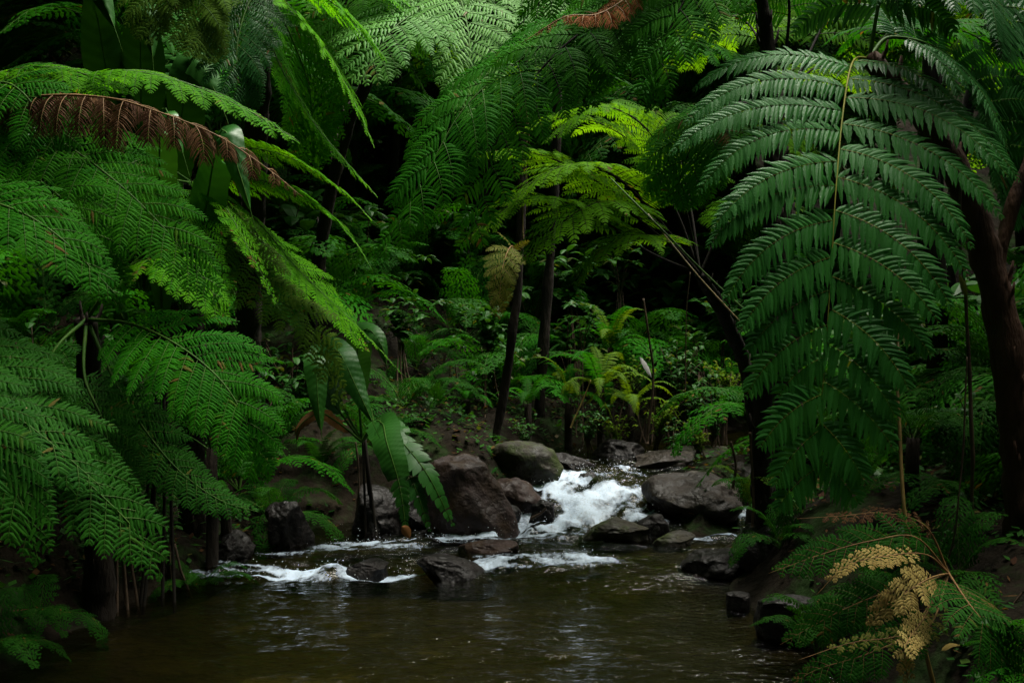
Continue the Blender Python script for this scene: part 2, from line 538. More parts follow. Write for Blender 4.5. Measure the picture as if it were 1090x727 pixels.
X, Y, v, f = sheet(axis(-4, 8, -2.5, 2.6, .025), axis(-7, 14.5, 3.9, 11, .025), water_z)
fo = foam_amount(X, Y)
p3 = np.stack([X, Y, 0 * X], -1)
warp = fbm(p3 * 1.9 + 31, 2) * .22
pw = p3 + np.stack([warp, warp * .5, 0 * warp], -1)
streak = 1 - 2.1 * np.abs(fbm(pw * np.array([5.2, 1.7, 1]) + 4, 4))
cross = 1 - 2.1 * np.abs(fbm(pw * np.array([1.7, 7.5, 1]) + 14, 4))
mixd = sstep(7.35, 7.9, Y)
st = streak * mixd + cross * (1 - mixd)
fo = fo * (.40 + .16 * mixd + (.78 - .18 * mixd) * st) + .25 * np.clip(fo - .55, 0, 1)
mb = MB(); mb.add(v, f, np.clip(fo, 0, 1.3).ravel())
o = mb.build('stream_water', M['water'], smooth=True); tag(o, kind='structure')

# spray drops thrown up by the cascade
mb = MB()
ico_v = np.array([(0, 0, 1), (1, 0, 0), (0, 1, 0), (-1, 0, 0), (0, -1, 0), (0, 0, -1.0)])
ico_f = np.array([(0, 1, 2), (0, 2, 3), (0, 3, 4), (0, 4, 1), (5, 2, 1), (5, 3, 2), (5, 4, 3), (5, 1, 4)])
k = 0
while k < 1500:
    x, y = rng.uniform(-1.9, 1.3), rng.uniform(6.4, 9.5)
    if rng.random() > foam_amount(np.array(x), np.array(y)) ** 2 * .9: continue
    z = float(water_z(np.array([x]), np.array([y]))[0]) + rng.exponential(.045 if y > 7.6 else .02)
    mb.add(np.array([x, y, z]) + ico_v * rng.uniform(.0015, .0042), ico_f)
    k += 1
o = mb.build('water_spray', M['spray'], smooth=True)
tag(o, 'fine white drops thrown up over the little cascade', 'spray', kind='stuff')

# ------------------------------------------------------------------ boulders
import bmesh


def boulder(px, py, w, h, Yd, mat, label, seed, dy=0.8, tilt=0.0, yaw=0.0, group=None, flat=.0, sub=5, facet=.22):
    c = P(px, py, Yd)
    sx, sz = w / FPX * Yd / 2, h / FPX * Yd / 2
    bm = bmesh.new()
    bmesh.ops.create_icosphere(bm, subdivisions=sub, radius=1)
    v = np.array([q.co[:] for q in bm.verts])
    off = seed * 5.77
    n = fbm(v * .9 + off, 4, gain=.5)
    # flatten facets: cut the ball by a few random planes
    rg = np.random.default_rng(seed)
    for k in range(9):
        d = nrm(rg.normal(size=3))
        lim = rg.uniform(.66, .92)
        s = v @ d
        v = v - np.maximum(s - lim, 0)[:, None] * d * .88
    v = v * (1 + facet * n[:, None]) + .018 * fbm(v * 7 + off, 3)[:, None] * v
    v[:, 2] = np.where(v[:, 2] < 0, v[:, 2] * 1.25, v[:, 2] * (1 - flat))
    v /= np.abs(v).max(axis=0) * np.array([1, 1, .9])
    v = v * np.array([sx, sx * dy, sz])
    ct, st = math.cos(tilt), math.sin(tilt)
    v = v @ np.array([[ct, 0, st], [0, 1, 0], [-st, 0, ct]]).T
    cy_, sy_ = math.cos(yaw), math.sin(yaw)
    v = v @ np.array([[cy_, -sy_, 0], [sy_, cy_, 0], [0, 0, 1]]).T
    gz = float(ground(np.array([c[0]]), np.array([c[1]]))[0])
    need = c[2] - gz + .05                           # reach down into the bed or bank
    if need > -v[:, 2].min():
        fr_ = np.clip(-v[:, 2] / -v[:, 2].min(), 0, 1)[:, None]
        v[:, :2] *= 1 + .45 * fr_                    # broad buried foot
        v[:, 2] = np.where(v[:, 2] < 0, v[:, 2] * need / -v[:, 2].min(), v[:, 2])
    for q, a in zip(bm.verts, v): q.co = a
    me = bpy.data.meshes.new('boulder')
    bm.to_mesh(me); bm.free()
    me.polygons.foreach_set('use_smooth', np.ones(len(me.polygons), bool))
    me.materials.append(M[mat])
    o = link('boulder', me)
    o.location = c
    return tag(o, label, 'boulder', group)


G = 'boulders in and beside the stream'
B = [
 (492, 526, 84, 104, 7.85, 'rock_red', 'russet egg-shaped boulder beside the torn broad leaf', 3, .9, -.45),
 (556, 499, 92, 68, 9.1, 'rock_moss', 'large rounded mossy boulder left of the cascade top', 5, .9, .05),
 (547, 532, 74, 46, 8.45, 'rock_red', 'brown sloping slab whose point reaches into the cascade', 8, .9, .42),
 (532, 552, 46, 42, 8.0, 'rock_dark', 'small black wet boulder between russet boulder and white water', 11, .9, 0),
 (606, 497, 62, 48, 9.7, 'rock_dark', 'dark boulder under the fallen yellow leaf', 13, .8, .1),
 (657, 482, 60, 38, 10.2, 'rock_dark', 'round dark boulder under the undercut bank above the cascade', 15, .9, 0),
 (628, 519, 30, 34, 9.0, 'rock_dark', 'small black rock poking through the falling white water', 17, .8, 0),
 (746, 528, 128, 80, 8.3, 'rock', 'biggest pale-topped boulder right of the cascade', 22, 1.0, .12),
 (800, 508, 96, 60, 9.1, 'rock', 'flat-topped boulder behind the biggest pale boulder', 24, 1.0, .25),
 (704, 492, 70, 30, 9.9, 'rock', 'low smooth slab at the lip of the cascade', 27, 1.0, -.15),
 (742, 484, 76, 30, 10.6, 'rock_moss', 'olive slab upstream of the biggest pale boulder', 29, 1.0, 0),
 (655, 562, 70, 26, 7.55, 'rock_moss', 'low flat wet boulder in front of the cascade foot', 31, .9, 0),
 (718, 574, 46, 18, 7.35, 'rock_moss', 'small mossy stone at the foot of the biggest pale boulder', 33, .9, 0),
 (694, 556, 34, 20, 7.6, 'rock_dark', 'little dark stone wedged beside the low flat boulder', 35, .9, 0),
 (527, 584, 78, 24, 7.05, 'rock_red', 'smooth brown hump in mid stream below the cascade', 38, .8, .06),
 (478, 604, 84, 32, 6.6, 'rock_dark', 'black pointed rock in the lower rapid', 43, .7, .22),
 (392, 604, 46, 18, 6.62, 'rock_dark', 'small black rock at the left of the lower rapid', 44, .8, 0),
 (304, 553, 50, 46, 7.3, 'rock_dark', 'dark upright boulder at the left water edge', 47, .9, 0),
 (398, 548, 60, 60, 7.9, 'rock_dark', 'shaded boulder behind the torn broad leaf', 52, .9, -.1),
 (440, 552, 50, 46, 8.0, 'rock_dark', 'shaded boulder hidden under the torn broad leaf', 54, .9, 0),
 (762, 598, 74, 34, 6.6, 'rock_dark', 'low black boulder at the right water edge', 56, .9, 0),
 (812, 580, 70, 60, 6.4, 'rock_dark', 'black boulder at the foot of the right bank', 58, 1.0, 0),
 (840, 645, 64, 30, 5.2, 'rock_dark', 'dark boulder under the low fern on the right bank', 60, 1.0, 0),
 (786, 634, 26, 10, 5.75, 'rock_dark', 'small stone breaking the pool surface at right', 62, 1.0, 0),
 (246, 582, 56, 40, 6.9, 'rock_dark', 'black boulder at the far left of the rapid', 64, 1.0, 0),
 (580, 545, 30, 26, 8.05, 'rock_dark', 'wet stone in the white water under the brown slab', 66, .9, 0),
 (840, 508, 70, 50, 9.3, 'rock_dark', 'dark boulder at the right end of the upstream slabs', 68, 1, 0),
]
for b in B:
    boulder(*b[:8], dy=b[8], tilt=b[9], group=G)

# ------------------------------------------------------------------ fern fronds
def pinnules(mb, C, T, Nn, S, plen, gap, wid, ns, lobe, fold, droop, seed, b0=72, b1=42, start=.04, prof=None, amix=0.5, base0=.72):
    """Leaflets down both sides of the axis C (points), T tangents, Nn normals, S arc lengths."""
    Ltot = S[-1]
    m = max(3, int(Ltot * (1 - start) / gap))
    rg = np.random.default_rng(seed)
    u = start + (1 - start) * (np.arange(m) + .5) / m
    u = np.clip(u + rg.normal(size=m) * .12 / m, 0, .997)
    sI = u * Ltot
    base = np.stack([np.interp(sI, S, C[:, k]) for k in range(3)], 1)
    tt = nrm(np.stack([np.interp(sI, S, T[:, k]) for k in range(3)], 1))
    nn = nrm(np.stack([np.interp(sI, S, Nn[:, k]) for k in range(3)], 1))
    bb = np.cross(tt, nn)
    if prof is None:
        lp = plen * (base0 + (1 - base0) * sstep(0, .2, u)) * np.clip(1 - u ** 2.4, 0, 1) ** .75 + plen * .04
    else:
        lp = plen * prof(u)
    n = m * 2
    side = np.r_[np.ones(m), -np.ones(m)]
    base, tt, nn, bb, lp, uu = (np.concatenate([a, a]) for a in (base, tt, nn, bb, lp, u))
    lp = lp * rg.uniform(.9, 1.08, n)
    ang = np.radians(b0 + (b1 - b0) * uu ** 1.5 + rg.normal(size=n) * 4)
    q = np.cos(ang)[:, None] * tt + (side * np.sin(ang))[:, None] * bb + (.06 * rg.normal(size=n))[:, None] * nn
    q = nrm(q)
    e = nrm(np.cross(q, nn))
    w = np.linspace(0, 1, ns)
    ww = np.clip(np.minimum(1, .55 + 2.5 * w) * (1 - w ** 2.2), .03, 1)
    if lobe:
        ww = ww * np.where(np.arange(ns) % 2 == 1, 1 + lobe * .25, 1 - lobe)
    ww[-1] = .02
    hw = .5 * wid * np.minimum(1, lp / (plen * .5))[:, None] * ww[None]
    dr = droop * lp * rg.uniform(.7, 1.3, n)
    ctr = base[:, None] + q[:, None] * (lp[:, None] * w[None])[..., None]
    ctr[..., 2] -= dr[:, None] * w[None] ** 2
    lift = nn[:, None] * (hw * fold)[..., None]
    sweep = q[:, None] * (hw * .35)[..., None]
    Lf = ctr + e[:, None] * hw[..., None] - lift + sweep
    Rt = ctr - e[:, None] * hw[..., None] - lift + sweep
    V = np.stack([Lf, ctr, Rt], 2).reshape(-1, 3)          # n, ns, 3
    i = (np.arange(n)[:, None] * ns + np.arange(ns - 1)[None]) * 3
    F = np.stack([np.stack([i, i + 1, i + 4, i + 3], -1), np.stack([i + 1, i + 2, i + 5, i + 4], -1)], 2).reshape(-1, 4)
    a = np.repeat(np.clip(amix + rg.normal(size=n) * .12, 0, 1), ns * 3)
    mb.add(V, F, a)


STY = {
    # n pairs, pinna length handled per frond; gap/len/width of pinnules relative to metres
    'hero': dict(gap=.0245, plen=.125, wid=.030, ns=8, lobe=.2, fold=.3, pd=.26, a0=80, a1=50, dr=1.55, lift=.30),
    'comb': dict(gap=.0205, plen=.10, wid=.0175, ns=4, lobe=0, fold=.25, pd=.28, a0=70, a1=38, dr=1.15, lift=.18),
    'fine': dict(gap=.0165, plen=.060, wid=.0145, ns=5, lobe=.25, fold=.3, pd=.18, a0=66, a1=34, dr=.8, lift=.12),
    'lacy': dict(gap=.022, plen=.066, wid=.022, ns=9, lobe=.6, fold=.2, pd=.22, a0=64, a1=36, dr=.8, lift=.1),
    'soft': dict(gap=.026, plen=.085, wid=.021, ns=5, lobe=.3, fold=.3, pd=.2, a0=66, a1=36, dr=.8, lift=.12),
    'dead': dict(gap=.011, plen=.075, wid=.010, ns=5, lobe=.4, fold=.9, pd=.7, a0=60, a1=40, dr=3.0, lift=.05),
    'far': dict(gap=.050, plen=.10, wid=.042, ns=3, lobe=0, fold=.3, pd=.2, a0=66, a1=36, dr=.9, lift=.12),
}


def frond_mb(C, S, up, n, Lp, style, t0=.12, seed=0, r0=.012, dr=None, scale=1.0, prof=None, pden=1.0, asym=0.0, uexp=.92):
    """Two collectors: the leafy blade and its rachis. C: rachis points, S: its length."""
    st = STY[style]
    rg = np.random.default_rng(seed + 1000)
    blade, rach = MB(), MB()
    T = nrm(np.gradient(C, axis=0))
    up = np.asarray(up, float)
    Nn = nrm(up - (T @ up)[:, None] * T if up.ndim == 1 else up)
    npt = len(C)
    rach.tube(C, r0 * (1 - .86 * np.linspace(0, 1, npt) ** .8), 6)
    u = (np.arange(n) + .5) / n
    for k in range(n):
        for sd in (1, -1):
            uk = np.clip(u[k] ** uexp + (sd * .18 + rg.normal() * .08) / n, .005, .995)
            t = t0 + (1 - t0) * uk
            idx = t * (npt - 1)
            i0 = min(int(idx), npt - 2); fr = idx - i0
            base = C[i0] * (1 - fr) + C[i0 + 1] * fr
            tv, nv = T[i0], Nn[i0]
            bv = np.cross(tv, nv)
            if prof is None:
                ln = Lp * ((.62 + .38 * sstep(0, .28, uk)) * max(1 - uk ** 2.1, 0) ** .85 + .05)
            else:
                ln = Lp * prof(uk)
            ln *= rg.uniform(.92, 1.06) * (1 + asym * sd)
            if rg.random() < .045: ln *= rg.uniform(.35, .75)
            if ln < .03: continue
            an = R(st['a0'] + (st['a1'] - st['a0']) * uk ** 1.3 + rg.normal() * (11 if style == 'dead' else 3.5))
            if style == 'dead': ln *= rg.uniform(.6, 1.2)
            d = nrm(math.cos(an) * tv + sd * math.sin(an) * bv + (st['lift'] + rg.normal() * .05) * nv)
            K = 11
            ds = ln / (K - 1)
            g = (dr if dr is not None else st['dr']) * rg.uniform(.8, 1.2) * (1 - .45 * uk * (style == 'hero'))
            pts, ds_, nrms = [base], [d], []
            nn = nrm(nv - (nv @ d) * d)
            nrms.append(nn)
            for j in range(K - 1):
                d = nrm(d + np.array([0, 0, -1.0]) * g / (K - 1) * (.5 + j / K))
                pts.append(pts[-1] + d * ds); ds_.append(d)
                nn = nrm(nn - (nn @ d) * d); nrms.append(nn)
            Cp, Tp, Np = np.array(pts), np.array(ds_), np.array(nrms)
            Sp = np.linspace(0, ln, K)
            rach.tube(Cp, np.linspace(r0 * .2, r0 * .04, K), 3, cap=False)
            pinnules(blade, Cp, Tp, Np, Sp, min(st['plen'] * scale, ln * .42), st['gap'] * scale / pden, st['wid'] * scale, st['ns'], st['lobe'], st['fold'], st['pd'], seed * 131 + k * 2 + (sd > 0), b0=64 if style == 'hero' else 72, b1=40, start=.0 if style == 'hero' else .04, base0=.92 if style == 'hero' else .72, amix=.5 + rg.normal() * .12)
    return blade, rach


def add_frond(plant, pts, up, n, Lp, style, mat, rib='rib_green', label=None, seed=None, cstep=60, **kw):
    """pts: list of (px, py, Y) unprojected into the place; becomes a frond part with its rachis as sub-part."""
    add_frond.k += 1
    W = np.array([P(*p) for p in pts])
    C, S = curve(rel(plant, W), cstep)
    b, r = frond_mb(C, S, nrm(np.asarray(up, float)), n, Lp, style, seed=add_frond.k if seed is None else seed, **kw)
    fo = b.build('frond', M[mat], plant)
    if label: fo['label'] = label
    r.build('rachis', M[rib], fo, smooth=True)
    return fo


add_frond.k = 0
UPZ = (0, 0, 1)
FACE = (0, -.75, .66)       # blade tipped towards the stream's open side


def gz_at(p):
    return float(ground(np.array([p[0]]), np.array([p[1]]))[0])


def rooted(W):
    """Carry a stem's path down into the ground below its first point."""
    g = gz_at(W[0])
    return np.vstack([[W[0][0], W[0][1], g - .2], W]) if W[0][2] > g - .1 else W


def footing(root, s, n, r, mat):
    """Stems from the ground up to a plant's base where that stands above the soil."""
    p = np.array(root.location)
    dz = p[2] - gz_at(p)
    if dz < .06: return
    rg = np.random.default_rng(int(abs(p[0]) * 1000))
    mb = MB()
    for k in range(n):
        a = rg.normal(size=2) * .05 * (n > 1)
        mb.tube(np.array([(a[0] * 2, a[1] * 2, -dz - .12), (a[0], a[1] + .02, -dz * .5), (a[0] * .4, a[1] * .4, .02)]) / s, np.array([r, r * .9, r * .8]) / s, 7)
    mb.build('stem' if n > 1 else 'trunk', M[mat], root, smooth=True)


def trunk(plant, pts, r0, r1, mat='trunk', sides=14, seed=1, knob=.18):
    W = np.array([P(*p) if len(p) == 3 else p for p in pts])
    W = rooted(W)
    C, S = curve(rel(plant, W), 70)
    mb = MB()
    mb.tube(C, np.linspace(r0, r1, 70), sides)
    v = np.vstack(mb.v[:1])
    ax = np.repeat(C, sides, 0)
    n = fbm(v * np.array([16, 16, 9]) + seed, 3) + .8 * np.abs(vnoise(v * np.array([30, 30, 14]) + seed))
    mb.v[0] = ax + (v - ax) * (1 + knob * n[:, None])
    # old leaf-base stubs
    rg = np.random.default_rng(seed)
    for k in range(int(S / .07)):
        i = int(rg.integers(4, 69)); d = nrm(np.array([rg.normal(), rg.normal(), .6]))
        b = C[i]; r = r0 + (r1 - r0) * i / 70
        p = b + d * r * .8
        mb.tube(np.array([p, p + d * .03 + np.array([0, 0, .03]), p + d * .04 + np.array([0, 0, .08])]), np.array([.014, .010, .005]), 5)
    return mb.build('trunk', M[mat], plant, smooth=True)


def vine(pts, r, mat, label, cat='vine', name='vine', seed=0, wob=.02, group=None, taper=.7):
    W = np.array([P(*p) for p in pts])
    C, S = curve(W, 50)
    C = C + wob * np.stack([vnoise(np.c_[C[:, 2] * 3 + seed, C[:, 0], C[:, 1]]), vnoise(np.c_[C[:, 2] * 3 + seed + 40, C[:, 0], C[:, 1]]), 0 * C[:, 0]], 1)
    o0 = C[0].copy()
    mb = MB(); mb.tube(C - o0, np.linspace(r, r * taper, 50) * (1 + .2 * vnoise(np.c_[np.linspace(0, S * 12, 50), np.full(50, seed), np.zeros(50)])), 7)
    o = mb.build(name, M[mat], smooth=True)
    o.location = o0
    return tag(o, label, cat, group)


# ---- right bank: the big wet tree fern that hangs its frond over the picture
t = empty('tree_fern', P(1098, 660, 5.0), 'big tree fern on a russet trunk whose wet frond hangs over the stream at right', 'tree fern')
trunk(t, [(1098, 660, 5.0), (1082, 430, 5.0), (1046, 260, 5.05), (1000, 150, 5.1), (925, 62, 5.25)], .105, .05, 'trunk_red', seed=4)
add_frond(t, [(925, 62, 5.25), (908, 66, 5.05), (898, 115, 4.78), (890, 200, 4.5), (884, 300, 4.35), (876, 410, 4.25), (868, 512, 4.2)], FACE, 14, .97, 'hero', 'hero', 'rib_yellow', 'long drooping wet frond with yellow rachis, facing the camera', t0=.07, r0=.0062, prof=lambda u: .18 + .82 * (.86 + .14 * sstep(0, .12, u)) * (1 - max(u - .15, 0) / .85 * .92))
add_frond(t, [(925, 62, 5.25), (950, 40, 5.4), (1010, 60, 5.6), (1062, 130, 5.7), (1095, 240, 5.8)], FACE, 11, .7, 'hero', 'deep', t0=.15)
add_frond(t, [(925, 62, 5.25), (945, -20, 5.2), (1000, -40, 5.0), (1060, 0, 4.9), (1100, 70, 4.8)], (0, -.5, .85), 12, .7, 'hero', 'deep', t0=.15)
add_frond(t, [(925, 62, 5.25), (960, 30, 5.7), (1040, 40, 6.3), (1110, 110, 6.7)], (0, -.3, .95), 12, .7, 'hero', 'mid', t0=.2)

# ---- right: second fern with black stipes spreading to the upper left
t = empty('tree_fern', P(842, 560, 6.9), 'tree fern with bare black stipes spreading against the light, upper right', 'tree fern')
trunk(t, [(842, 560, 6.9), (838, 400, 6.9), (832, 250, 6.9), (826, 140, 6.9)], .10, .07, 'trunk', seed=9)
for pts, up, n, L_, mt in [
    ([(826, 140, 6.9), (820, 92, 6.8), (770, 58, 6.5), (700, 40, 6.2), (635, 60, 6.0)], (0, -.4, .9), 14, .55, 'mid'),
    ([(826, 140, 6.9), (835, 70, 6.8), (838, -10, 6.7), (800, -60, 6.5), (720, -50, 6.3)], (0, -.4, .9), 14, .62, 'mid'),
    ([(826, 140, 6.9), (790, 110, 6.7), (745, 140, 6.5), (715, 215, 6.4)], (0, -.5, .85), 14, .5, 'leafy'),
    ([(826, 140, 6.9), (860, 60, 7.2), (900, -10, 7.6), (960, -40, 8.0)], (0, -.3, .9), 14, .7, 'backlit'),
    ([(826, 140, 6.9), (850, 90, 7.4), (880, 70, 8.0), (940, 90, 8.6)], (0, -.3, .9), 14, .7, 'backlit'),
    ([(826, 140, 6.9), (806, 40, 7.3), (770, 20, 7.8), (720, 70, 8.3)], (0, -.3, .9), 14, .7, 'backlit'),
]:
    add_frond(t, pts, up, n, L_, 'comb', mt, 'rib_dark', t0=.38, r0=.017, scale=1.1)

# ---- upper middle: the blue-green frond arching down to the left
t = empty('tree_fern', P(816, 560, 6.4), 'tree fern on the black trunk by the boulders, its blue-green frond arching left', 'tree fern')
trunk(t, [(816, 575, 6.4), (811, 500, 6.4), (814, 400, 6.35), (822, 250, 6.3), (818, 60, 6.15), (800, -60, 6.0)], .07, .035, 'trunk', seed=14)
add_frond(t, [(800, -60, 6.0), (740, -22, 5.7), (650, 10, 5.4), (560, 60, 5.15), (497, 112, 5.0), (455, 182, 4.85), (402, 275, 4.75)], (-.15, -.65, .72), 20, .58, 'comb', 'mid', 'rib_green', 'long arching blue-green frond with drooping comb-like leaflets', t0=.2, r0=.010, dr=1.5)
for pts in [
    [(800, -60, 6.0), (740, -55, 5.6), (675, -15, 5.3), (635, 50, 5.1), (620, 120, 5.0)],
    [(800, -60, 6.0), (790, -65, 5.4), (745, -25, 5.1), (708, 45, 4.95), (692, 118, 4.9)],
    [(800, -60, 6.0), (700, -12, 5.5), (602, 48, 5.1), (540, 128, 4.95), (510, 215, 4.85), (494, 288, 4.8)],
    [(800, -60, 6.0), (770, -85, 5.5), (690, -60, 5.2), (610, -30, 5.0), (550, 30, 4.95)],
]:
    add_frond(t, pts, (0, -.65, .75), 15, .46, 'comb', 'leafy', 'rib_dark', t0=.2, dr=1.3)
add_frond(t, [(800, -60, 6.0), (700, -20, 5.3), (640, 14, 4.85), (602, 18, 4.72), (556, 46, 4.68)], (0, -.6, .8), 11, .16, 'dead', 'rust', 'rib_brown', 'withered rust-orange frond', t0=.5, dr=1.4)

# ---- middle, further back: thin yellow-green fronds with the light behind them
t = empty('tree_fern', P(806, 475, 9.0), 'yellow-green tree fern glowing against the light in the middle distance', 'tree fern')
trunk(t, [(806, 475, 9.0), (796, 400, 8.9), (770, 335, 8.6), (745, 292, 8.3)], .07, .05, 'trunk', seed=17)
for pts, L_ in [
    ([(745, 292, 8.3), (705, 242, 8.1), (640, 196, 7.9), (575, 165, 7.7), (510, 160, 7.6)], 0.65),
    ([(745, 292, 8.3), (690, 268, 8.0), (625, 225, 7.6), (560, 212, 7.4), (495, 255, 7.3)], 0.62),
    ([(745, 292, 8.3), (715, 215, 8.4), (670, 150, 8.4), (610, 125, 8.3), (550, 140, 8.2)], 0.65),
    ([(745, 292, 8.3), (690, 220, 7.8), (640, 180, 7.4), (590, 180, 7.2), (540, 215, 7.1)], 0.59),
    ([(745, 292, 8.3), (735, 220, 8.6), (720, 160, 8.9), (690, 120, 9.1), (640, 110, 9.3)], 0.65),
    ([(745, 292, 8.3), (700, 250, 7.9), (650, 215, 7.5), (600, 235, 7.2), (560, 275, 7.1)], .6),
    ([(745, 292, 8.3), (720, 190, 8.0), (680, 130, 7.8), (630, 115, 7.6), (580, 150, 7.5)], .6),
    ([(745, 292, 8.3), (770, 240, 8.4), (800, 215, 8.5), (840, 230, 8.6)], 0.59),
    ([(745, 292, 8.3), (715, 260, 7.8), (680, 250, 7.5), (640, 265, 7.4), (612, 300, 7.4)], 0.52),
]:
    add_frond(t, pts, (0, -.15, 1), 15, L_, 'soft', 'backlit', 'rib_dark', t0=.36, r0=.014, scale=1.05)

# ---- upper left of centre: pale fronds under the opening
t = empty('tree_fern', P(325, 520, 9.3), 'pale green tree fern at the top, left of centre, under the opening in the canopy', 'tree fern')
trunk(t, [(325, 520, 9.3), (330, 350, 9.0), (372, 130, 8.4), (470, -30, 7.6)], .065, .045, 'trunk', seed=21)
for pts, L_, mt in [
    ([(470, -30, 7.6), (450, 5, 7.0), (415, 35, 6.6), (385, 85, 6.4)], .66, 'pale'),
    ([(470, -30, 7.6), (490, 0, 7.0), (500, 50, 6.6), (500, 125, 6.4)], .55, 'pale'),
    ([(470, -30, 7.6), (520, -30, 7.3), (570, 10, 7.1), (585, 70, 7.0)], .6, 'pale'),
    ([(470, -30, 7.6), (430, -30, 7.3), (380, -5, 7.1), (345, 60, 7.0)], .6, 'pale'),
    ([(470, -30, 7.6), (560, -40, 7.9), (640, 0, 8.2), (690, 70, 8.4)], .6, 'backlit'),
]:
    add_frond(t, pts, (0, -.6, .8), 14, L_, 'soft', mt, 'rib_green', t0=.16, r0=.012)

# ---- upper left: fronds seen on edge, hanging in bright yellow-green lines
t = empty('tree_fern', P(262, 500, 8.2), 'upper left tree fern with narrow bright fronds slanting right', 'tree fern')
trunk(t, [(262, 500, 8.2), (266, 300, 7.6), (275, 100, 6.9), (280, -20, 6.4)], .10, .07, 'trunk', seed=25)
for pts, L_, mt, sty, up in [
    ([(280, -20, 6.4), (315, 15, 6.0), (348, 55, 5.8), (375, 105, 5.7), (398, 156, 5.65)], .36, 'bright', 'fine', (.62, .05, .76)),
    ([(280, -20, 6.4), (325, -12, 6.2), (365, 12, 6.0), (410, 62, 5.9)], .36, 'bright', 'fine', (.5, .05, .85)),
    ([(280, -20, 6.4), (290, 50, 6.1), (325, 118, 5.9), (362, 165, 5.8), (402, 210, 5.75)], .34, 'bright', 'fine', (.62, .05, .76)),
    ([(280, -20, 6.4), (262, 10, 6.0), (252, 60, 5.8), (265, 118, 5.75)], .42, 'deep', 'fine', (0, -.8, .6)),
    ([(280, -20, 6.4), (240, -30, 6.0), (212, 5, 5.8), (225, 65, 5.7)], .40, 'lacy', 'lacy', (0, -.7, .7)),
    ([(280, -20, 6.4), (210, -50, 6.0), (170, -15, 5.8), (158, 45, 5.7)], .40, 'lacy', 'lacy', (0, -.7, .7)),
    ([(280, -20, 6.4), (310, 40, 6.6), (330, 100, 6.8), (335, 180, 7.0)], .42, 'leafy', 'soft', (0, -.7, .7)),
    ([(280, -20, 6.4), (350, -30, 6.8), (420, 0, 7.2), (450, 60, 7.4)], .5, 'bright', 'soft', (0, -.6, .8)),
]:
    add_frond(t, pts, up, 20, L_, sty, mt, 'rib_green', t0=.16, r0=.011)

# ---- left edge: the fern carrying the bright frond and the dead one
t = empty('tree_fern', P(-95, 470, 4.9), 'left edge tree fern with a bright top frond above a dead brown one', 'tree fern')
trunk(t, [(-95, 470, 4.9), (-92, 330, 4.85), (-85, 200, 4.75), (-70, 125, 4.7)], .10, .07, 'trunk', seed=31)
add_frond(t, [(-70, 125, 4.7), (20, 104, 4.65), (75, 90, 4.6), (130, 76, 4.55), (200, 90, 4.5), (262, 117, 4.5), (320, 152, 4.5)], (.1, -.25, .95), 22, .30, 'fine', 'bright', 'rib_green', 'vivid yellow-green frond along the top, tip to the right', t0=.3, r0=.011, dr=1.1)
add_frond(t, [(-70, 125, 4.7), (-20, 88, 4.6), (30, 72, 4.5), (85, 78, 4.45), (140, 100, 4.4)], (0, -.4, .9), 18, .26, 'fine', 'bright', 'rib_green', t0=.25, r0=.010, dr=1.2)
add_frond(t, [(-70, 125, 4.7), (30, 104, 4.3), (110, 104, 4.0), (170, 120, 3.9), (232, 145, 3.9), (285, 180, 3.9), (322, 210, 3.9)], (.1, -.5, .8), 14, .27, 'dead', 'dead', 'rib_brown', 'dead brown frond with shrivelled hanging leaflets', t0=.25, r0=.010)
add_frond(t, [(-70, 125, 4.7), (-10, 90, 4.4), (25, 100, 4.25), (55, 150, 4.2), (68, 195, 4.2)], (0, -.7, .7), 16, .30, 'fine', 'mid', 'rib_green', t0=.25)
add_frond(t, [(-70, 125, 4.7), (-10, 130, 4.4), (60, 150, 4.25), (125, 195, 4.15), (185, 255, 4.1), (232, 320, 4.1)], (.15, -.75, .65), 21, .40, 'fine', 'leafy', 'rib_green', 'broad green frond hanging below the dead one', t0=.22, r0=.011)
add_frond(t, [(-70, 125, 4.7), (-20, 150, 4.3), (40, 190, 4.1), (90, 240, 4.0), (130, 330, 4.0)], (.1, -.75, .65), 20, .34, 'fine', 'leafy', 'rib_green', t0=.25, r0=.011)

# ---- left edge, lower: fronds sweeping in from outside the picture
t = empty('tree_fern', P(-150, 560, 3.9), 'low fern beyond the left edge sending dark green fronds into the picture', 'fern')
trunk(t, [(-150, 560, 3.9), (-148, 450, 3.9), (-140, 330, 3.85), (-130, 250, 3.8)], .09, .06, 'trunk', seed=37)
add_frond(t, [(-130, 250, 3.8), (-60, 215, 3.7), (0, 218, 3.6), (60, 250, 3.6), (125, 315, 3.6)], (.1, -.6, .8), 20, .28, 'fine', 'mid', t0=.2)
add_frond(t, [(-130, 250, 3.8), (-70, 340, 3.5), (10, 430, 3.3), (90, 510, 3.3), (142, 562, 3.3), (172, 612, 3.3)], (.25, -.7, .65), 22, .36, 'fine', 'shade', t0=.25)  # darker green paints the dim lower left corner
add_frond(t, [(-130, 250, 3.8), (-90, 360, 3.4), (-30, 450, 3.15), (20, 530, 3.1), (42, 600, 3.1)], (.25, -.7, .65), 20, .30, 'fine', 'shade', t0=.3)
add_frond(t, [(-130, 250, 3.8), (-100, 310, 3.5), (-40, 400, 3.3), (40, 460, 3.25), (110, 520, 3.25)], (.25, -.5, .8), 20, .30, 'fine', 'shade', t0=.3)

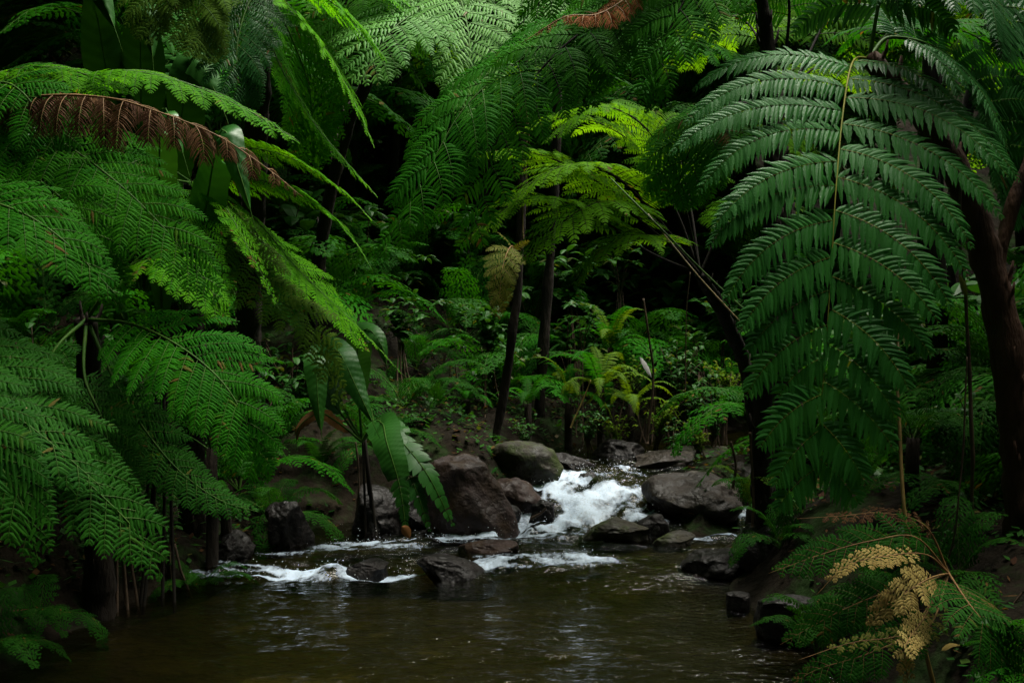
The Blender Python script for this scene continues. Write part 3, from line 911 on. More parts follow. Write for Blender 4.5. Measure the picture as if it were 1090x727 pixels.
# ---- left of the stream: fern with the broad bright-green triangle frond
t = empty('tree_fern', P(105, 600, 5.6), 'fern on the left bank with broad green fronds over the dark hollow', 'fern')
trunk(t, [(105, 600, 5.6), (100, 480, 5.5), (95, 390, 5.4), (92, 340, 5.3)], .08, .055, 'trunk', seed=41)
add_frond(t, [(92, 340, 5.3), (140, 345, 5.0), (190, 368, 4.8), (235, 405, 4.7), (262, 450, 4.65), (280, 512, 4.65)], (.2, -.75, .65), 20, .44, 'fine', 'mid', t0=.22)
add_frond(t, [(92, 340, 5.3), (130, 290, 5.2), (170, 275, 5.1), (210, 300, 5.0), (240, 345, 5.0)], (.3, -.5, .8), 18, .30, 'fine', 'bright', t0=.2)
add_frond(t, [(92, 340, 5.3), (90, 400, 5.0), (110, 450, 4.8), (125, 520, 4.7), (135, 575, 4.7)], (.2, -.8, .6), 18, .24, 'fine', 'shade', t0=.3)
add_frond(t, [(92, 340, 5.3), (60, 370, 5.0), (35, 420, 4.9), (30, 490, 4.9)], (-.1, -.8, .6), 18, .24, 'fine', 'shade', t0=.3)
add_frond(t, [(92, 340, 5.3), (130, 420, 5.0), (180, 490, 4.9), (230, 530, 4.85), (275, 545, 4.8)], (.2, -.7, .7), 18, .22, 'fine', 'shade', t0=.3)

# ---- left middle: lacy olive frond and the long bright pointed ones
t = empty('tree_fern', P(205, 560, 6.9), 'fern left of the stream with a lacy olive frond and long bright pointed fronds', 'fern')
trunk(t, [(205, 560, 6.9), (206, 420, 6.8), (205, 300, 6.6), (205, 195, 6.4)], .09, .06, 'trunk', seed=45)
for pts, L_, mt, sty, up, n in [
    ([(205, 195, 6.4), (245, 240, 5.9), (285, 310, 5.6), (330, 345, 5.5), (366, 440, 5.5)], .30, 'lacy', 'lacy', (.2, -.75, .65), 19),
    ([(205, 195, 6.4), (262, 225, 5.8), (320, 290, 5.5), (378, 345, 5.4), (436, 406, 5.4)], .22, 'bright', 'fine', (.60, .05, .78), 24),
    ([(205, 195, 6.4), (265, 190, 5.8), (330, 212, 5.5), (370, 248, 5.4), (398, 290, 5.4)], .24, 'bright', 'fine', (.60, .05, .78), 24),
    ([(205, 195, 6.4), (245, 160, 5.9), (300, 165, 5.6), (355, 196, 5.5), (404, 242, 5.5)], .22, 'bright', 'fine', (.55, .05, .8), 24),
    ([(205, 195, 6.4), (215, 225, 5.6), (225, 270, 5.3), (248, 332, 5.2)], .20, 'bright', 'fine', (.5, -.5, .7), 18),
    ([(205, 195, 6.4), (235, 215, 5.6), (262, 260, 5.3), (300, 335, 5.2)], .18, 'bright', 'fine', (.6, -.2, .7), 20),
    ([(205, 195, 6.4), (270, 250, 6.2), (330, 300, 6.1), (392, 375, 6.1)], .3, 'bright', 'fine', (.5, -.4, .7), 22),
    ([(205, 195, 6.4), (150, 190, 5.9), (120, 230, 5.6), (112, 300, 5.5)], .34, 'leafy', 'fine', (0, -.7, .7), 18),
    ([(205, 195, 6.4), (160, 170, 6.2), (120, 190, 6.0), (95, 250, 5.9)], .4, 'mid', 'fine', (0, -.7, .7), 18),
]:
    add_frond(t, pts, up, n, L_, sty, mt, 'rib_green', t0=.18, r0=.009, dr=.55 if up[0] > .45 else None)

# ---- bottom right: low fern with golden dead fronds
t = empty('fern', P(1035, 700, 4.0), 'low fern at the bottom right mixing green with golden dead fronds', 'fern')
cr = (1010, 610, 4.1)
for pts, L_, mt, sty, up, lab in [
    ([cr, (985, 560, 4.1), (940, 546, 4.1), (895, 549, 4.1), (848, 552, 4.1)], .07, 'dead', 'fine', (0, -.5, .9), 'dry brown frond'),
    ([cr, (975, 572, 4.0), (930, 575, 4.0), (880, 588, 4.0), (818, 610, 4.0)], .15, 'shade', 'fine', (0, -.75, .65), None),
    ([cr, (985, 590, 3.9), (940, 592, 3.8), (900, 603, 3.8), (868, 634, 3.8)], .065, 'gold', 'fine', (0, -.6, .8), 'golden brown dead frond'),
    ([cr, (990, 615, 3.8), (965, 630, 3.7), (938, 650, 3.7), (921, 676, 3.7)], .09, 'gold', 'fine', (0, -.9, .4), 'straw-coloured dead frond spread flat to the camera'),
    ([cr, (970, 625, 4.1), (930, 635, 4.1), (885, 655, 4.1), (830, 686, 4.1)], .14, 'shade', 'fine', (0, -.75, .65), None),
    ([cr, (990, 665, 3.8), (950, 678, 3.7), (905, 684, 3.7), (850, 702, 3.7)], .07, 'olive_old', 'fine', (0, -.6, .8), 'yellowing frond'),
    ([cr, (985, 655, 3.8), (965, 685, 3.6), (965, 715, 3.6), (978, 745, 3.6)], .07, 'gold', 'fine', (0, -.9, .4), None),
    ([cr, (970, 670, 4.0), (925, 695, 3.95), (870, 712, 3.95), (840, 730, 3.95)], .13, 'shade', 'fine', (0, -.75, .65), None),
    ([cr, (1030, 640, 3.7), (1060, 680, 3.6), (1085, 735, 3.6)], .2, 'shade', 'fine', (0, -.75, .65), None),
]:
    f_ = add_frond(t, pts, up, 15, L_, sty, mt, 'rib_brown', lab, t0=.42 if mt == 'gold' else .22, r0=.005, scale=.8, dr=.25 if mt == 'gold' else None, pden=1.25 if mt == 'gold' else 1.0)

# ------------------------------------------------------------------ repeated undergrowth (copies share meshes)
def arch(pts, n=40):
    return curve(np.array(pts, float), n)


def both(C, S, up, *a, mat='shade', rib='rib_green', **k):
    b, r = frond_mb(C, S, up, *a, **k)
    return b.joined('frond_blade', M[mat], r, M[rib]), None


FRONDS = {}
ARCHES = [
    [(0, 0, 0), (.22, 0, .34), (.58, 0, .58), (1.0, .03, .55), (1.36, .05, .28)],
    [(0, 0, 0), (.30, 0, .26), (.72, -.02, .36), (1.12, -.05, .20), (1.42, -.08, -.14)],
    [(0, 0, 0), (.16, 0, .42), (.42, .03, .80), (.80, .06, .98), (1.2, .08, .90)],
]
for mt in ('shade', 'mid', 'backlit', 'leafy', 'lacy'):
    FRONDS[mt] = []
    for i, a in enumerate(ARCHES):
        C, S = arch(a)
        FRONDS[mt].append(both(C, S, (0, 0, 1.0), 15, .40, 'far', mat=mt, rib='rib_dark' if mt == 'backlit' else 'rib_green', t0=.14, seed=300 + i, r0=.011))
SWORD = {}
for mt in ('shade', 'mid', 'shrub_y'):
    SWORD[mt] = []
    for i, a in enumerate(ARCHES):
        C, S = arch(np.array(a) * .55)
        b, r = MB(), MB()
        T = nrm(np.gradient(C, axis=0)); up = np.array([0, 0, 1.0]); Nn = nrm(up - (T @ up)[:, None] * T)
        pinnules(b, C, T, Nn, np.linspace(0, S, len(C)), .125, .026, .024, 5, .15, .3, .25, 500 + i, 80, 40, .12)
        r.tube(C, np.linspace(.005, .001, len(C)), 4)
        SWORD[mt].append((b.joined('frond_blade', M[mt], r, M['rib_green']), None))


def frond_copy(root, pair, rz, tilt, s, name='frond', loc=(0, 0, 0), sub=True):
    o = link(name, pair[0], root)
    o.location = loc
    o.rotation_euler = (0, tilt, rz)
    o.scale = (s, s, s)
    if sub and pair[1]: link('rachis', pair[1], o)
    return o


def fern(loc, s, mats, label, group=None, n=8, table=None, seed=0, tree=0.0, cat='fern', rzs=None, lean=0.0, sub=True):
    rg = np.random.default_rng(seed + 77)
    table = table or FRONDS
    root = empty('tree_fern' if tree else 'fern', loc, label, cat, group)
    if tree:
        mb = MB()
        C, S = curve(np.array([(0, 0, -.25), (rg.normal() * .05, rg.normal() * .05, tree * .5), (lean, rg.normal() * .08, tree)]), 24)
        rr = np.linspace(.095, .06, 24)
        mb.tube(C, rr * (1 + .12 * rg.normal(size=24)), 10)
        mb.build('trunk', M['trunk'], root, smooth=True)
        top = C[-1]
    else:
        top = np.array([0, 0, 0.])
        footing(root, 1.0, 1, .045, 'trunk')
    ph = rg.uniform(0, 6.28)
    for k in range(n):
        mt = mats[k % len(mats)]
        pair = table[mt][int(rg.integers(0, 3))]
        rz = ph + k * 2.399 + rg.normal() * .2
        if rzs is not None: rz = rzs[0] + (rzs[1] - rzs[0]) * (k + .5) / n + rg.normal() * .15
        frond_copy(root, pair, rz, rg.uniform(-.25, .35), s * rg.uniform(.75, 1.15), loc=tuple(top), sub=sub)
    return root


def leaf_blade(mb, C, width, up, ncross=5, fold=.12, wave=.0, seed=0, prof=None, pleat=0.0):
    """One undivided leaf along the midrib curve C."""
    n = len(C)
    T = nrm(np.gradient(C, axis=0))
    up = np.asarray(up, float)
    Nn = nrm(up - (T @ up)[:, None] * T)
    Bn = np.cross(T, Nn)
    w = np.linspace(0, 1, n)
    hw = width / 2 * (np.sin(np.pi * np.clip(w, 0, 1) ** .8) ** .75 if prof is None else prof(w)) + .001
    s = np.linspace(-1, 1, ncross)
    rg = np.random.default_rng(seed)
    edge = 1 + .03 * np.sin(w * 40 + seed)
    V = C[:, None] + Bn[:, None] * (hw * edge)[:, None, None] * s[None, :, None] + Nn[:, None] * ((-fold * width * np.abs(s) ** 1.5)[None, :, None] + wave * width * (np.sin(w * 26 + seed)[:, None] * np.abs(s)[None])[..., None] + pleat * width * (np.sin(w[:, None] * 170 - np.abs(s)[None] * 7) * (np.abs(s)[None] > .02))[..., None])
    i = np.arange(n - 1)[:, None] * ncross + np.arange(ncross - 1)[None]
    F = np.stack([i, i + 1, i + ncross + 1, i + ncross], -1).reshape(-1, 4)
    mb.add(V.reshape(-1, 3), F, np.clip(.5 + rg.normal() * .2, 0, 1))


def shrub_meshes(seed, nst, h, ll, lw, mt, star=False, spread=.5):
    rg = np.random.default_rng(seed)
    st, lv = MB(), MB()
    for k in range(nst):
        a = rg.uniform(0, 6.28); r = rg.uniform(.1, spread)
        top = np.array([math.cos(a) * r, math.sin(a) * r, h * rg.uniform(.55, 1.05)])
        C, S = curve(np.array([(0, 0, -.1), top * np.array([.35, .35, .5]), top]), 16)
        st.tube(C, np.linspace(.009, .003, 16), 4)
        m = 9 if star else int(rg.integers(9, 15))
        for j in range(m):
            i = 15 if star else int(rg.integers(4, 16))
            b = C[i]
            az = j * 2.399 + rg.normal() * .3
            el = rg.uniform(-.1, .7)
            d = np.array([math.cos(az) * math.cos(el), math.sin(az) * math.cos(el), math.sin(el)])
            L_ = ll * rg.uniform(.6, 1.15)
            C2, _ = curve(np.array([b, b + d * L_ * .5 + np.array([0, 0, .02]), b + d * L_ + np.array([0, 0, -.22 * L_])]), 6)
            leaf_blade(lv, C2, lw * rg.uniform(.8, 1.2), (0, 0, 1), 3, .1, 0, j)
    return lv.mesh('foliage', M[mt]), st.mesh('stem', M['vine'], True)


SHRUBS = {
    'small': [shrub_meshes(600 + i, 12, .7, .13, .05, 'shrub') for i in range(3)],
    'young': [shrub_meshes(620 + i, 16, .55, .10, .038, 'shrub_y') for i in range(3)],
    'star': [shrub_meshes(640 + i, 6, .9, .26, .075, 'shrub', True, .4) for i in range(3)],
    'broad': [shrub_meshes(660 + i, 9, .9, .30, .12, 'shrub', False, .45) for i in range(3)],
}


def shrub(loc, kind, s, label, group=None, rz=0.0, var=0):
    r = empty('shrub', loc, label, 'shrub', group, rz, s)
    lv, st = SHRUBS[kind][var % 3]
    link('foliage', lv, r)
    link('stem', st, r)
    footing(r, s, 4, .009, 'vine')
    return r


def gpoint(px, py, Yd):
    p = P(px, py, Yd)
    return np.array([p[0], p[1], float(ground(np.array([p[0]]), np.array([p[1]]))[0])])


# ---- named undergrowth one can point at around the cascade
fern(P(497, 428, 10.0), .42, ['mid', 'shade'], 'bright rosette fern left of the leaning trunk above the russet boulder', None, 9, SWORD, 1, rzs=(2.2, 7.0))
fern(P(505, 482, 9.2), .42, ['shade'], 'small fern drooping over the gap between russet and mossy boulders', None, 7, SWORD, 2, rzs=(3.2, 6.6))
fern(P(562, 432, 10.2), .55, ['shade', 'mid'], 'fern behind the leaning trunk with fronds out to the right', None, 8, SWORD, 3)
fern(P(640, 415, 10.6), .85, ['shrub_y', 'shrub_y', 'mid'], 'yellow-green fern clump on the bank above the cascade', None, 12, SWORD, 4)
fern(P(605, 425, 10.6), .75, ['shrub_y', 'mid'], 'yellow-green fern left of the clump above the cascade', None, 9, SWORD, 5)
fern(P(672, 432, 10.4), .7, ['shrub_y'], 'drooping yellow-green fern beside the brown hanging root', None, 9, SWORD, 6)
fern(P(650, 372, 11.4), .8, ['mid', 'shrub_y'], 'fern higher on the bank behind the yellow-green clump', None, 9, SWORD, 7)
fern(P(972, 470, 5.6), .40, ['shade'], 'dim fern in shade beside the dry cane under the big wet frond', None, 7, FRONDS, 8)
fern(P(950, 640, 5.0), .34, ['shade'], 'dim fern behind the golden dead fronds', None, 7, FRONDS, 9)
fern(P(1085, 735, 3.7), .25, ['mid'], 'small bright green fern cut by the bottom right corner', None, 9, FRONDS, 10)
fern(P(800, 545, 6.6), .26, ['lacy', 'shade'], 'small olive fern in front of the biggest pale boulder', None, 7, FRONDS, 11)
fern(P(240, 545, 6.9), .34, ['mid', 'shade'], 'small fern leaning over the water at the left bank foot', None, 8, SWORD, 12)
fern(P(225, 480, 6.6), .5, ['shade', 'mid'], 'shaded fern on the left bank behind the broad green fronds', None, 8, FRONDS, 13)
for a in [
    (620, 352, 10.9, 'star', .55, 'star-leaved seedling standing clear above the yellow-green ferns', 0),
    (520, 352, 10.4, 'broad', .55, 'big-leaved seedling left of the leaning trunk in the dark', 1),
    (735, 430, 10.8, 'small', .9, 'leafy bright green bush right of the brown hanging root', 0),
    (762, 445, 10.6, 'small', .75, 'low leafy bush behind the biggest pale boulder', 1),
    (700, 385, 11.4, 'broad', .5, 'broad-leaved shrub on the bank right of the ferns', 2),
    (745, 375, 11.6, 'star', .6, 'star-leaved shrub on the bank beside the big wet frond', 1),
    (700, 445, 10.6, 'young', .8, 'pale young shrub at the foot of the brown hanging root', 0),
    (655, 455, 10.3, 'young', .6, 'young yellow-green shrub at the top of the undercut bank', 1),
    (605, 300, 12.0, 'broad', .7, 'broad-leaved shrub right of the middle dark trunk', 0),
    (660, 290, 12.4, 'star', .7, 'star-leaved shrub high between the dark trunks', 2),
    (460, 470, 9.2, 'broad', .42, 'glossy seedling at the bank edge above the russet boulder', 1),
    (445, 455, 9.0, 'small', .6, 'small leafy shrub behind the torn broad leaf', 2),
    (425, 345, 10.0, 'broad', .55, 'dim broad-leaved shrub in the dark hollow left of centre', 2),
    (480, 350, 11.0, 'star', .55, 'dim star-leaved shrub in the dark hollow left of centre', 0),
    (180, 560, 6.2, 'small', .5, 'low leafy shrub at the water edge under the left ferns', 1),
    (130, 500, 5.8, 'young', .6, 'thin yellowish shrub in the dark hollow at left', 2),
    (1000, 620, 5.2, 'small', .5, 'low leafy shrub at the foot of the russet trunk', 0),
    (1040, 700, 4.3, 'small', .35, 'tiny leafy shrub on the dark bank at bottom right', 1),
    (560, 455, 9.8, 'small', .45, 'small shrub between the leaning trunk and the fallen yellow leaf', 2),
]:
    shrub(P(a[0], a[1] + 22, a[2]), a[3], a[4] * 1.0, a[5], None, a[6] * 1.3, a[6])

for k, (px, py, Yd, s_, lab) in enumerate([
    (880, 70, 14.0, 1.8, 'sunlit yellow-green tree fern far behind the crown of the big wet fern'),
    (770, 80, 15.5, 1.8, 'sunlit yellow-green tree fern seen between black stipes at upper right'),
    (690, 30, 16.5, 1.9, 'sunlit yellow-green tree fern far back at the top, right of centre'),
    (1000, 80, 14.5, 1.8, 'sunlit yellow-green tree fern far back near the top right corner'),
    (600, 20, 17, 1.9, 'sunlit yellow-green tree fern far back at the top middle')]):
    g_ = gpoint(px, py, Yd)
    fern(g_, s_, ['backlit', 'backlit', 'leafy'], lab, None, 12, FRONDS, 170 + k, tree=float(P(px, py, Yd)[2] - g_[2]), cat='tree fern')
for k, (px, py, Yd, kd, s_, lab) in enumerate([
    (720, 400, 10.9, 'small', .9, 'leafy green bush above the bright bush on the right of the bank'),
    (775, 410, 11.0, 'young', .9, 'yellow-green bush half behind the big wet frond'),
    (670, 400, 11.0, 'young', .8, 'yellow-green bush above the fern clump over the cascade'),
    (745, 460, 10.2, 'young', .6, 'low yellow-green shrub on the flat slabs upstream'),
    (715, 470, 10.2, 'small', .6, 'low leafy shrub overhanging the olive slab upstream'),
    (625, 450, 10.2, 'small', .6, 'low leafy shrub hanging over the dark undercut bank'),
    (770, 340, 11.8, 'broad', .7, 'broad-leaved bush high on the bank beside the big wet frond')]):
    shrub(P(px, py + 22, Yd), kd, s_, lab, None, k * 1.1, k)

# ---- fillers: ferns, shrubs and tree ferns that clothe the banks behind
rg = np.random.default_rng(21)


def scatter(n, xr, yr, mind, dmin=.25):
    out = []
    tries = 0
    while len(out) < n and tries < 6000:
        tries += 1
        x, y = rg.uniform(*xr), rg.uniform(*yr)
        if stream_d(np.array(x), np.array(y)) < dmin: continue
        if .1 < x < 2.4 and y < 11.6: continue
        if any(abs(x - q[0]) + abs(y - q[1]) < mind for q in out): continue
        out.append((x, y, float(ground(np.array([x]), np.array([y]))[0])))
    return out


sd = 2000
for zone, n, xr, yr, mind, pal in [
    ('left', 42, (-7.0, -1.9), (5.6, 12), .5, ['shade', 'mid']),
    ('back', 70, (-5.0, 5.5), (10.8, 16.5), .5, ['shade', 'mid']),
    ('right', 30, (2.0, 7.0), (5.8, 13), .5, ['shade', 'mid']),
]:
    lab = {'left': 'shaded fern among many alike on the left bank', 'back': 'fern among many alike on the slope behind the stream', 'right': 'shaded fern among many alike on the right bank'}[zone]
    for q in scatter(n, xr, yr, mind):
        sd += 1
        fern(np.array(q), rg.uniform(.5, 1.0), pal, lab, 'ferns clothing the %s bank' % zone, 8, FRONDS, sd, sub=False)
    lab = {'left': 'leafy shrub among many alike on the left bank', 'back': 'leafy shrub among many alike on the slope behind the stream', 'right': 'leafy shrub among many alike on the right bank'}[zone]
    for q in scatter(int(n * .9), xr, yr, mind):
        sd += 1
        shrub(q, ['small', 'broad', 'star'][sd % 3], rg.uniform(.7, 1.3), lab, 'shrubs clothing the %s bank' % zone, rg.uniform(0, 6), sd)
    lab = {'left': 'background tree fern among many alike on the left slope', 'back': 'background tree fern among many alike behind the stream', 'right': 'background tree fern among many alike on the right slope'}[zone]
    for q in scatter(int(n * .55), (xr[0] - 1.5 if zone == 'left' else xr[0], xr[1] + (1.5 if zone == 'right' else 0)), (yr[0] + 2.5, yr[1] + 4), .9, .9):
        sd += 1
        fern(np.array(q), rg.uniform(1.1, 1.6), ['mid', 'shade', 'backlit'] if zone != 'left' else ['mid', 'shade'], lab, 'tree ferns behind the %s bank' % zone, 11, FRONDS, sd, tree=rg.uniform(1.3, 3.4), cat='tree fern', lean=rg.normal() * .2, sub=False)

# low ground cover: small leaves over the soil of both banks
mb = MB()
N_ = 60000
xs, ys = rg.uniform(-7, 8, N_), rg.uniform(3, 16, N_)
dd = stream_d(xs, ys)
keep = (dd > .06) & (fbm(np.stack([xs, ys, 0 * xs], -1) * 1.3, 3) > -.35)
xs, ys = xs[keep], ys[keep]
zs = ground(xs, ys) + rg.uniform(.0, .10, len(xs))
az = rg.uniform(0, 6.28, len(xs)); ln = rg.uniform(.03, .085, len(xs)); pit = rg.uniform(-.5, .7, len(xs))
d = np.stack([np.cos(az) * np.cos(pit), np.sin(az) * np.cos(pit), np.sin(pit)], -1)
e = nrm(np.cross(d, np.array([0, 0, 1.0]))) * (ln * .3)[:, None]
c = np.stack([xs, ys, zs], -1)
V = np.stack([c, c + d * (ln * .5)[:, None] + e, c + d * ln[:, None], c + d * (ln * .5)[:, None] - e], 1).reshape(-1, 3)
mb.add(V, np.arange(len(V)).reshape(-1, 4), np.repeat(rg.uniform(0, 1, len(xs)), 4))
o = mb.build('ground_cover', M['shrub'])
tag(o, 'small leafy ground cover over the soil of both banks', 'ground cover', kind='stuff')

# leaf litter: dry leaves and bits lying on the soil
mb = MB()
N_ = 7000
xs, ys = rg.uniform(-5, 6, N_), rg.uniform(3, 14, N_)
k_ = stream_d(xs, ys) > .02
xs, ys = xs[k_], ys[k_]
zs = ground(xs, ys) + rg.uniform(.004, .03, len(xs))
az = rg.uniform(0, 6.28, len(xs)); ln = rg.uniform(.03, .11, len(xs)); pit = rg.uniform(-.35, .45, len(xs))
d = np.stack([np.cos(az) * np.cos(pit), np.sin(az) * np.cos(pit), np.sin(pit)], -1)
e = nrm(np.cross(d, np.array([0, 0, 1.0]))) * (ln * rg.uniform(.08, .28, len(xs)))[:, None]
c = np.stack([xs, ys, zs], -1)
V = np.stack([c, c + d * (ln * .5)[:, None] + e, c + d * ln[:, None], c + d * (ln * .5)[:, None] - e], 1).reshape(-1, 3)
mb.add(V, np.arange(len(V)).reshape(-1, 4), np.repeat(rg.uniform(0, 1, len(xs)), 4))
o = mb.build('leaf_litter', M['dead'])
tag(o, 'dry brown leaf litter scattered over the banks', 'leaf litter', kind='stuff')

# dim ferns filling the dark right bank
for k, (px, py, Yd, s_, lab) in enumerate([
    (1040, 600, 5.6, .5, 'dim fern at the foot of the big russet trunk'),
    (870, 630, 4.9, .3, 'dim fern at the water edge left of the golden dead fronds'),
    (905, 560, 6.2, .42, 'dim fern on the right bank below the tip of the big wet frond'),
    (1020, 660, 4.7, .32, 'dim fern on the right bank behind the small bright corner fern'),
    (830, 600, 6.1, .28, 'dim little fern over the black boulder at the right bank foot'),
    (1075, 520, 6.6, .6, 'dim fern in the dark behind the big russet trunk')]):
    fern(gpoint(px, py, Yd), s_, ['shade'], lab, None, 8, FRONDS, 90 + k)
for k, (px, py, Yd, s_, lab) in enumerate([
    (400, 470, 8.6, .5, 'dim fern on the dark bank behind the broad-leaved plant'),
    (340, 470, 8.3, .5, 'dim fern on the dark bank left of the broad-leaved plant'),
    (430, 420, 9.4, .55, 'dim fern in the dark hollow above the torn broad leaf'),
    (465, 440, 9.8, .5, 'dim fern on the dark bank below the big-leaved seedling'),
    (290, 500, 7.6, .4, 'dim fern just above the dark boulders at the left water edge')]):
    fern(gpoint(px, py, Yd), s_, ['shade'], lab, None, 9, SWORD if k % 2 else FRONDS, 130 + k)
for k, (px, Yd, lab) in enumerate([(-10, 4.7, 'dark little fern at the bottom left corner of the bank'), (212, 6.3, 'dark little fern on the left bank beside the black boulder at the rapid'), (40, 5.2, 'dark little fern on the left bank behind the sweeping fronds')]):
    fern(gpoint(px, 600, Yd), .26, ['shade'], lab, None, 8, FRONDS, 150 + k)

# ---- glossy broad-leaved plants on the left bank
def broad_plant(loc, label, leaves, name='broad_leaved_plant', group=None):
    r = empty(name, loc, label, 'plant', group)
    footing(r, 1.0, 5, .011, 'rib_dark')
    for pts, w, up, mt, torn, lab in leaves:
        C, S = curve(rel(r, np.array([P(*p) for p in pts])), 46)
        k0 = 10                                     # petiole, then blade
        mb = MB()
        Cb = C[k0:]
        if torn:
            n = 16
            T = nrm(np.gradient(Cb, axis=0)); upv = np.asarray(up, float); Nn = nrm(upv - (T @ upv)[:, None] * T)
            t0 = max(int(len(Cb) * (1 - torn)), 2)
            wid_here = lambda w_: np.sin(np.pi * np.clip(w_, 0, 1) ** .75) ** .7
            # undivided upper part
            leaf_blade(mb, curve(Cb[:t0 + 1], 90)[0], w, up, 9, .10, .03, 3, pleat=.012, prof=lambda q: wid_here(.03 + q * (1 - torn)))
            # torn into strips towards the tip
            Ct, Tt, Nt = Cb[t0:], T[t0:], Nn[t0:]
            pinnules(mb, Ct, Tt, Nt, np.linspace(0, S * torn * .78, len(Ct)), w * .52, S * torn * .78 / n, S * torn / n * 1.0, 5, 0, .15, .18, 77, 62, 34, .0, prof=lambda u: np.maximum(wid_here((1 - torn) + .03 + u * (torn - .04)), .15))
        else:
            leaf_blade(mb, curve(Cb[::4], 130)[0], w, up, 9, .10, .03, int(w * 1000) % 17, pleat=.012)
        lf = mb.build('leaf', M[mt], r, smooth=True)
        if lab: lf['label'] = lab
        mm = MB(); mm.tube(C, np.r_[np.linspace(.012, .009, k0), np.linspace(.008, .002, 36)], 6)
        mm.build('midrib', M['rib_green'], lf, smooth=True)
    return r


F2 = (.1, -.9, .45)
broad_plant(P(385, 470, 7.7), 'glossy broad-leaved plant with big leaves hanging over the left water edge', [
    ([(385, 470, 7.7), (350, 420, 7.2), (338, 375, 6.9), (338, 420, 6.75), (344, 478, 6.7)], .20, F2, 'broad', 0, None),
    ([(385, 470, 7.7), (350, 400, 7.2), (358, 372, 6.9), (383, 420, 6.75), (404, 466, 6.7)], .23, F2, 'broad', 0, 'long shiny leaf leaning right'),
    ([(385, 470, 7.7), (405, 450, 7.0), (412, 472, 6.7), (426, 520, 6.6), (433, 572, 6.55)], .22, (-.2, -.9, .4), 'broad', .30, 'torn leaf ending in a brown tip at the water'),
    ([(385, 470, 7.7), (402, 448, 7.1), (416, 470, 6.8), (440, 515, 6.65), (458, 566, 6.6)], .24, F2, 'broad', .35, 'torn leaf in the middle of the bunch'),
    ([(385, 470, 7.7), (402, 446, 7.2), (424, 466, 6.85), (455, 505, 6.65), (484, 562, 6.6)], .24, (.25, -.85, .5), 'broad', .6, 'torn leaf spread right in comb-like strips'),
    ([(385, 470, 7.7), (360, 450, 7.3), (340, 440, 7.1), (318, 455, 7.0), (316, 480, 7.0)], .10, F2, 'tip', 0, 'withered brown leaf'),
    ([(385, 470, 7.7), (380, 380, 7.3), (390, 350, 7.2), (408, 372, 7.1), (412, 402, 7.1)], .20, F2, 'broad', 0, None),
])
broad_plant(P(175, 420, 6.0), 'broad-leaved plant behind the dead brown frond with two long hanging blades', [
    ([(175, 420, 6.0), (170, 240, 5.4), (172, 120, 5.0), (188, 145, 4.9), (204, 195, 4.9)], .20, F2, 'broad', 0, None),
    ([(175, 420, 6.0), (215, 240, 5.6), (235, 140, 5.2), (255, 185, 5.1), (275, 255, 5.1)], .22, F2, 'broad', 0, None),
    ([(175, 420, 6.0), (90, 260, 5.4), (45, 140, 4.9), (20, 150, 4.7), (-8, 172, 4.6)], .16, (0, -.8, .6), 'broad', 0, 'short round leaf at the left edge'),
    ([(175, 420, 6.0), (120, 420, 5.8), (105, 400, 5.6), (130, 405, 5.4), (158, 412, 5.4)], .15, (0, -.8, .6), 'broad', 0, None),
])
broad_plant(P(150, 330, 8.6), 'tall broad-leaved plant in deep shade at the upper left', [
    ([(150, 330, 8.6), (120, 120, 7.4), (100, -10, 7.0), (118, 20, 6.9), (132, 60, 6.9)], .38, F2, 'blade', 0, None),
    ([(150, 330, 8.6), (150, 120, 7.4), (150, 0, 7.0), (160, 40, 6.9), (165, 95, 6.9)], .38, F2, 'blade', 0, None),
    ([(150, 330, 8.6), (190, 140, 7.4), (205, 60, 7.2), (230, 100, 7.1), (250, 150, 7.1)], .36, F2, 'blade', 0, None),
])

# ---- dark trunks standing in the undergrowth
def tree(pts, r0, r1, mat, label, seed, dead=None):
    W = np.array([P(*p) for p in pts])
    W = rooted(W)
    r = empty('tree', W[0], label, 'tree')
    C, S = curve(rel(r, W), 60)
    mb = MB(); mb.tube(C, np.linspace(r0, r1, 60), 12)
    v = mb.v[0]; ax = np.repeat(C, 12, 0)
    mb.v[0] = ax + (v - ax) * (1 + .3 * fbm(v * np.array([9, 9, 3]) + seed, 3)[:, None])
    mb.build('trunk', M[mat], r, smooth=True)
    if dead:
        d = MB()
        rg2 = np.random.default_rng(seed)
        for k in range(16):
            i = int(rg2.integers(28, 50)); b = C[i] + rg2.normal(size=3) * r1 * .7
            q = b + np.array([rg2.normal() * .03, rg2.normal() * .03, -rg2.uniform(.25, .6)])
            d.tube(np.array([b, (b + q) / 2 + rg2.normal(size=3) * .015, q]), np.array([.009, .007, .003]), 4)
        d.build('dead_stipe_skirt', M['bark_pale'], r, smooth=True)
    return r


tree([(520, 505, 9.6), (536, 420, 9.6), (546, 350, 9.5), (552, 290, 9.5), (556, 180, 9.5), (560, 20, 9.4), (560, -80, 9.4)], .046, .03, 'trunk', 'leaning dark trunk with a skirt of dead straw-coloured fibres, middle', 3, True)
tree([(572, 470, 11.0), (578, 380, 11.0), (585, 280, 11.0), (592, 160, 10.9), (596, -60, 10.8)], .06, .04, 'trunk', 'straight dark trunk right of the leaning one', 5)
tree([(1118, 560, 5.6), (1080, 380, 5.5), (1062, 300, 5.5), (1075, 230, 5.5), (1100, 160, 5.5), (1130, 60, 5.5)], .06, .04, 'trunk_red', 'thin russet trunk curving away at the right edge', 13)
tree([(1010, 560, 7.4), (1000, 400, 7.4), (990, 200, 7.4), (992, 60, 7.4), (1000, -60, 7.4)], .09, .06, 'trunk', 'dark upright trunk behind the big wet fern', 15)
tree([(1010, 250, 9.0), (1030, 120, 9.0), (1050, 30, 9.0), (1065, -60, 9.0)], .07, .05, 'trunk', 'slanting dark trunk near the top right corner', 17)

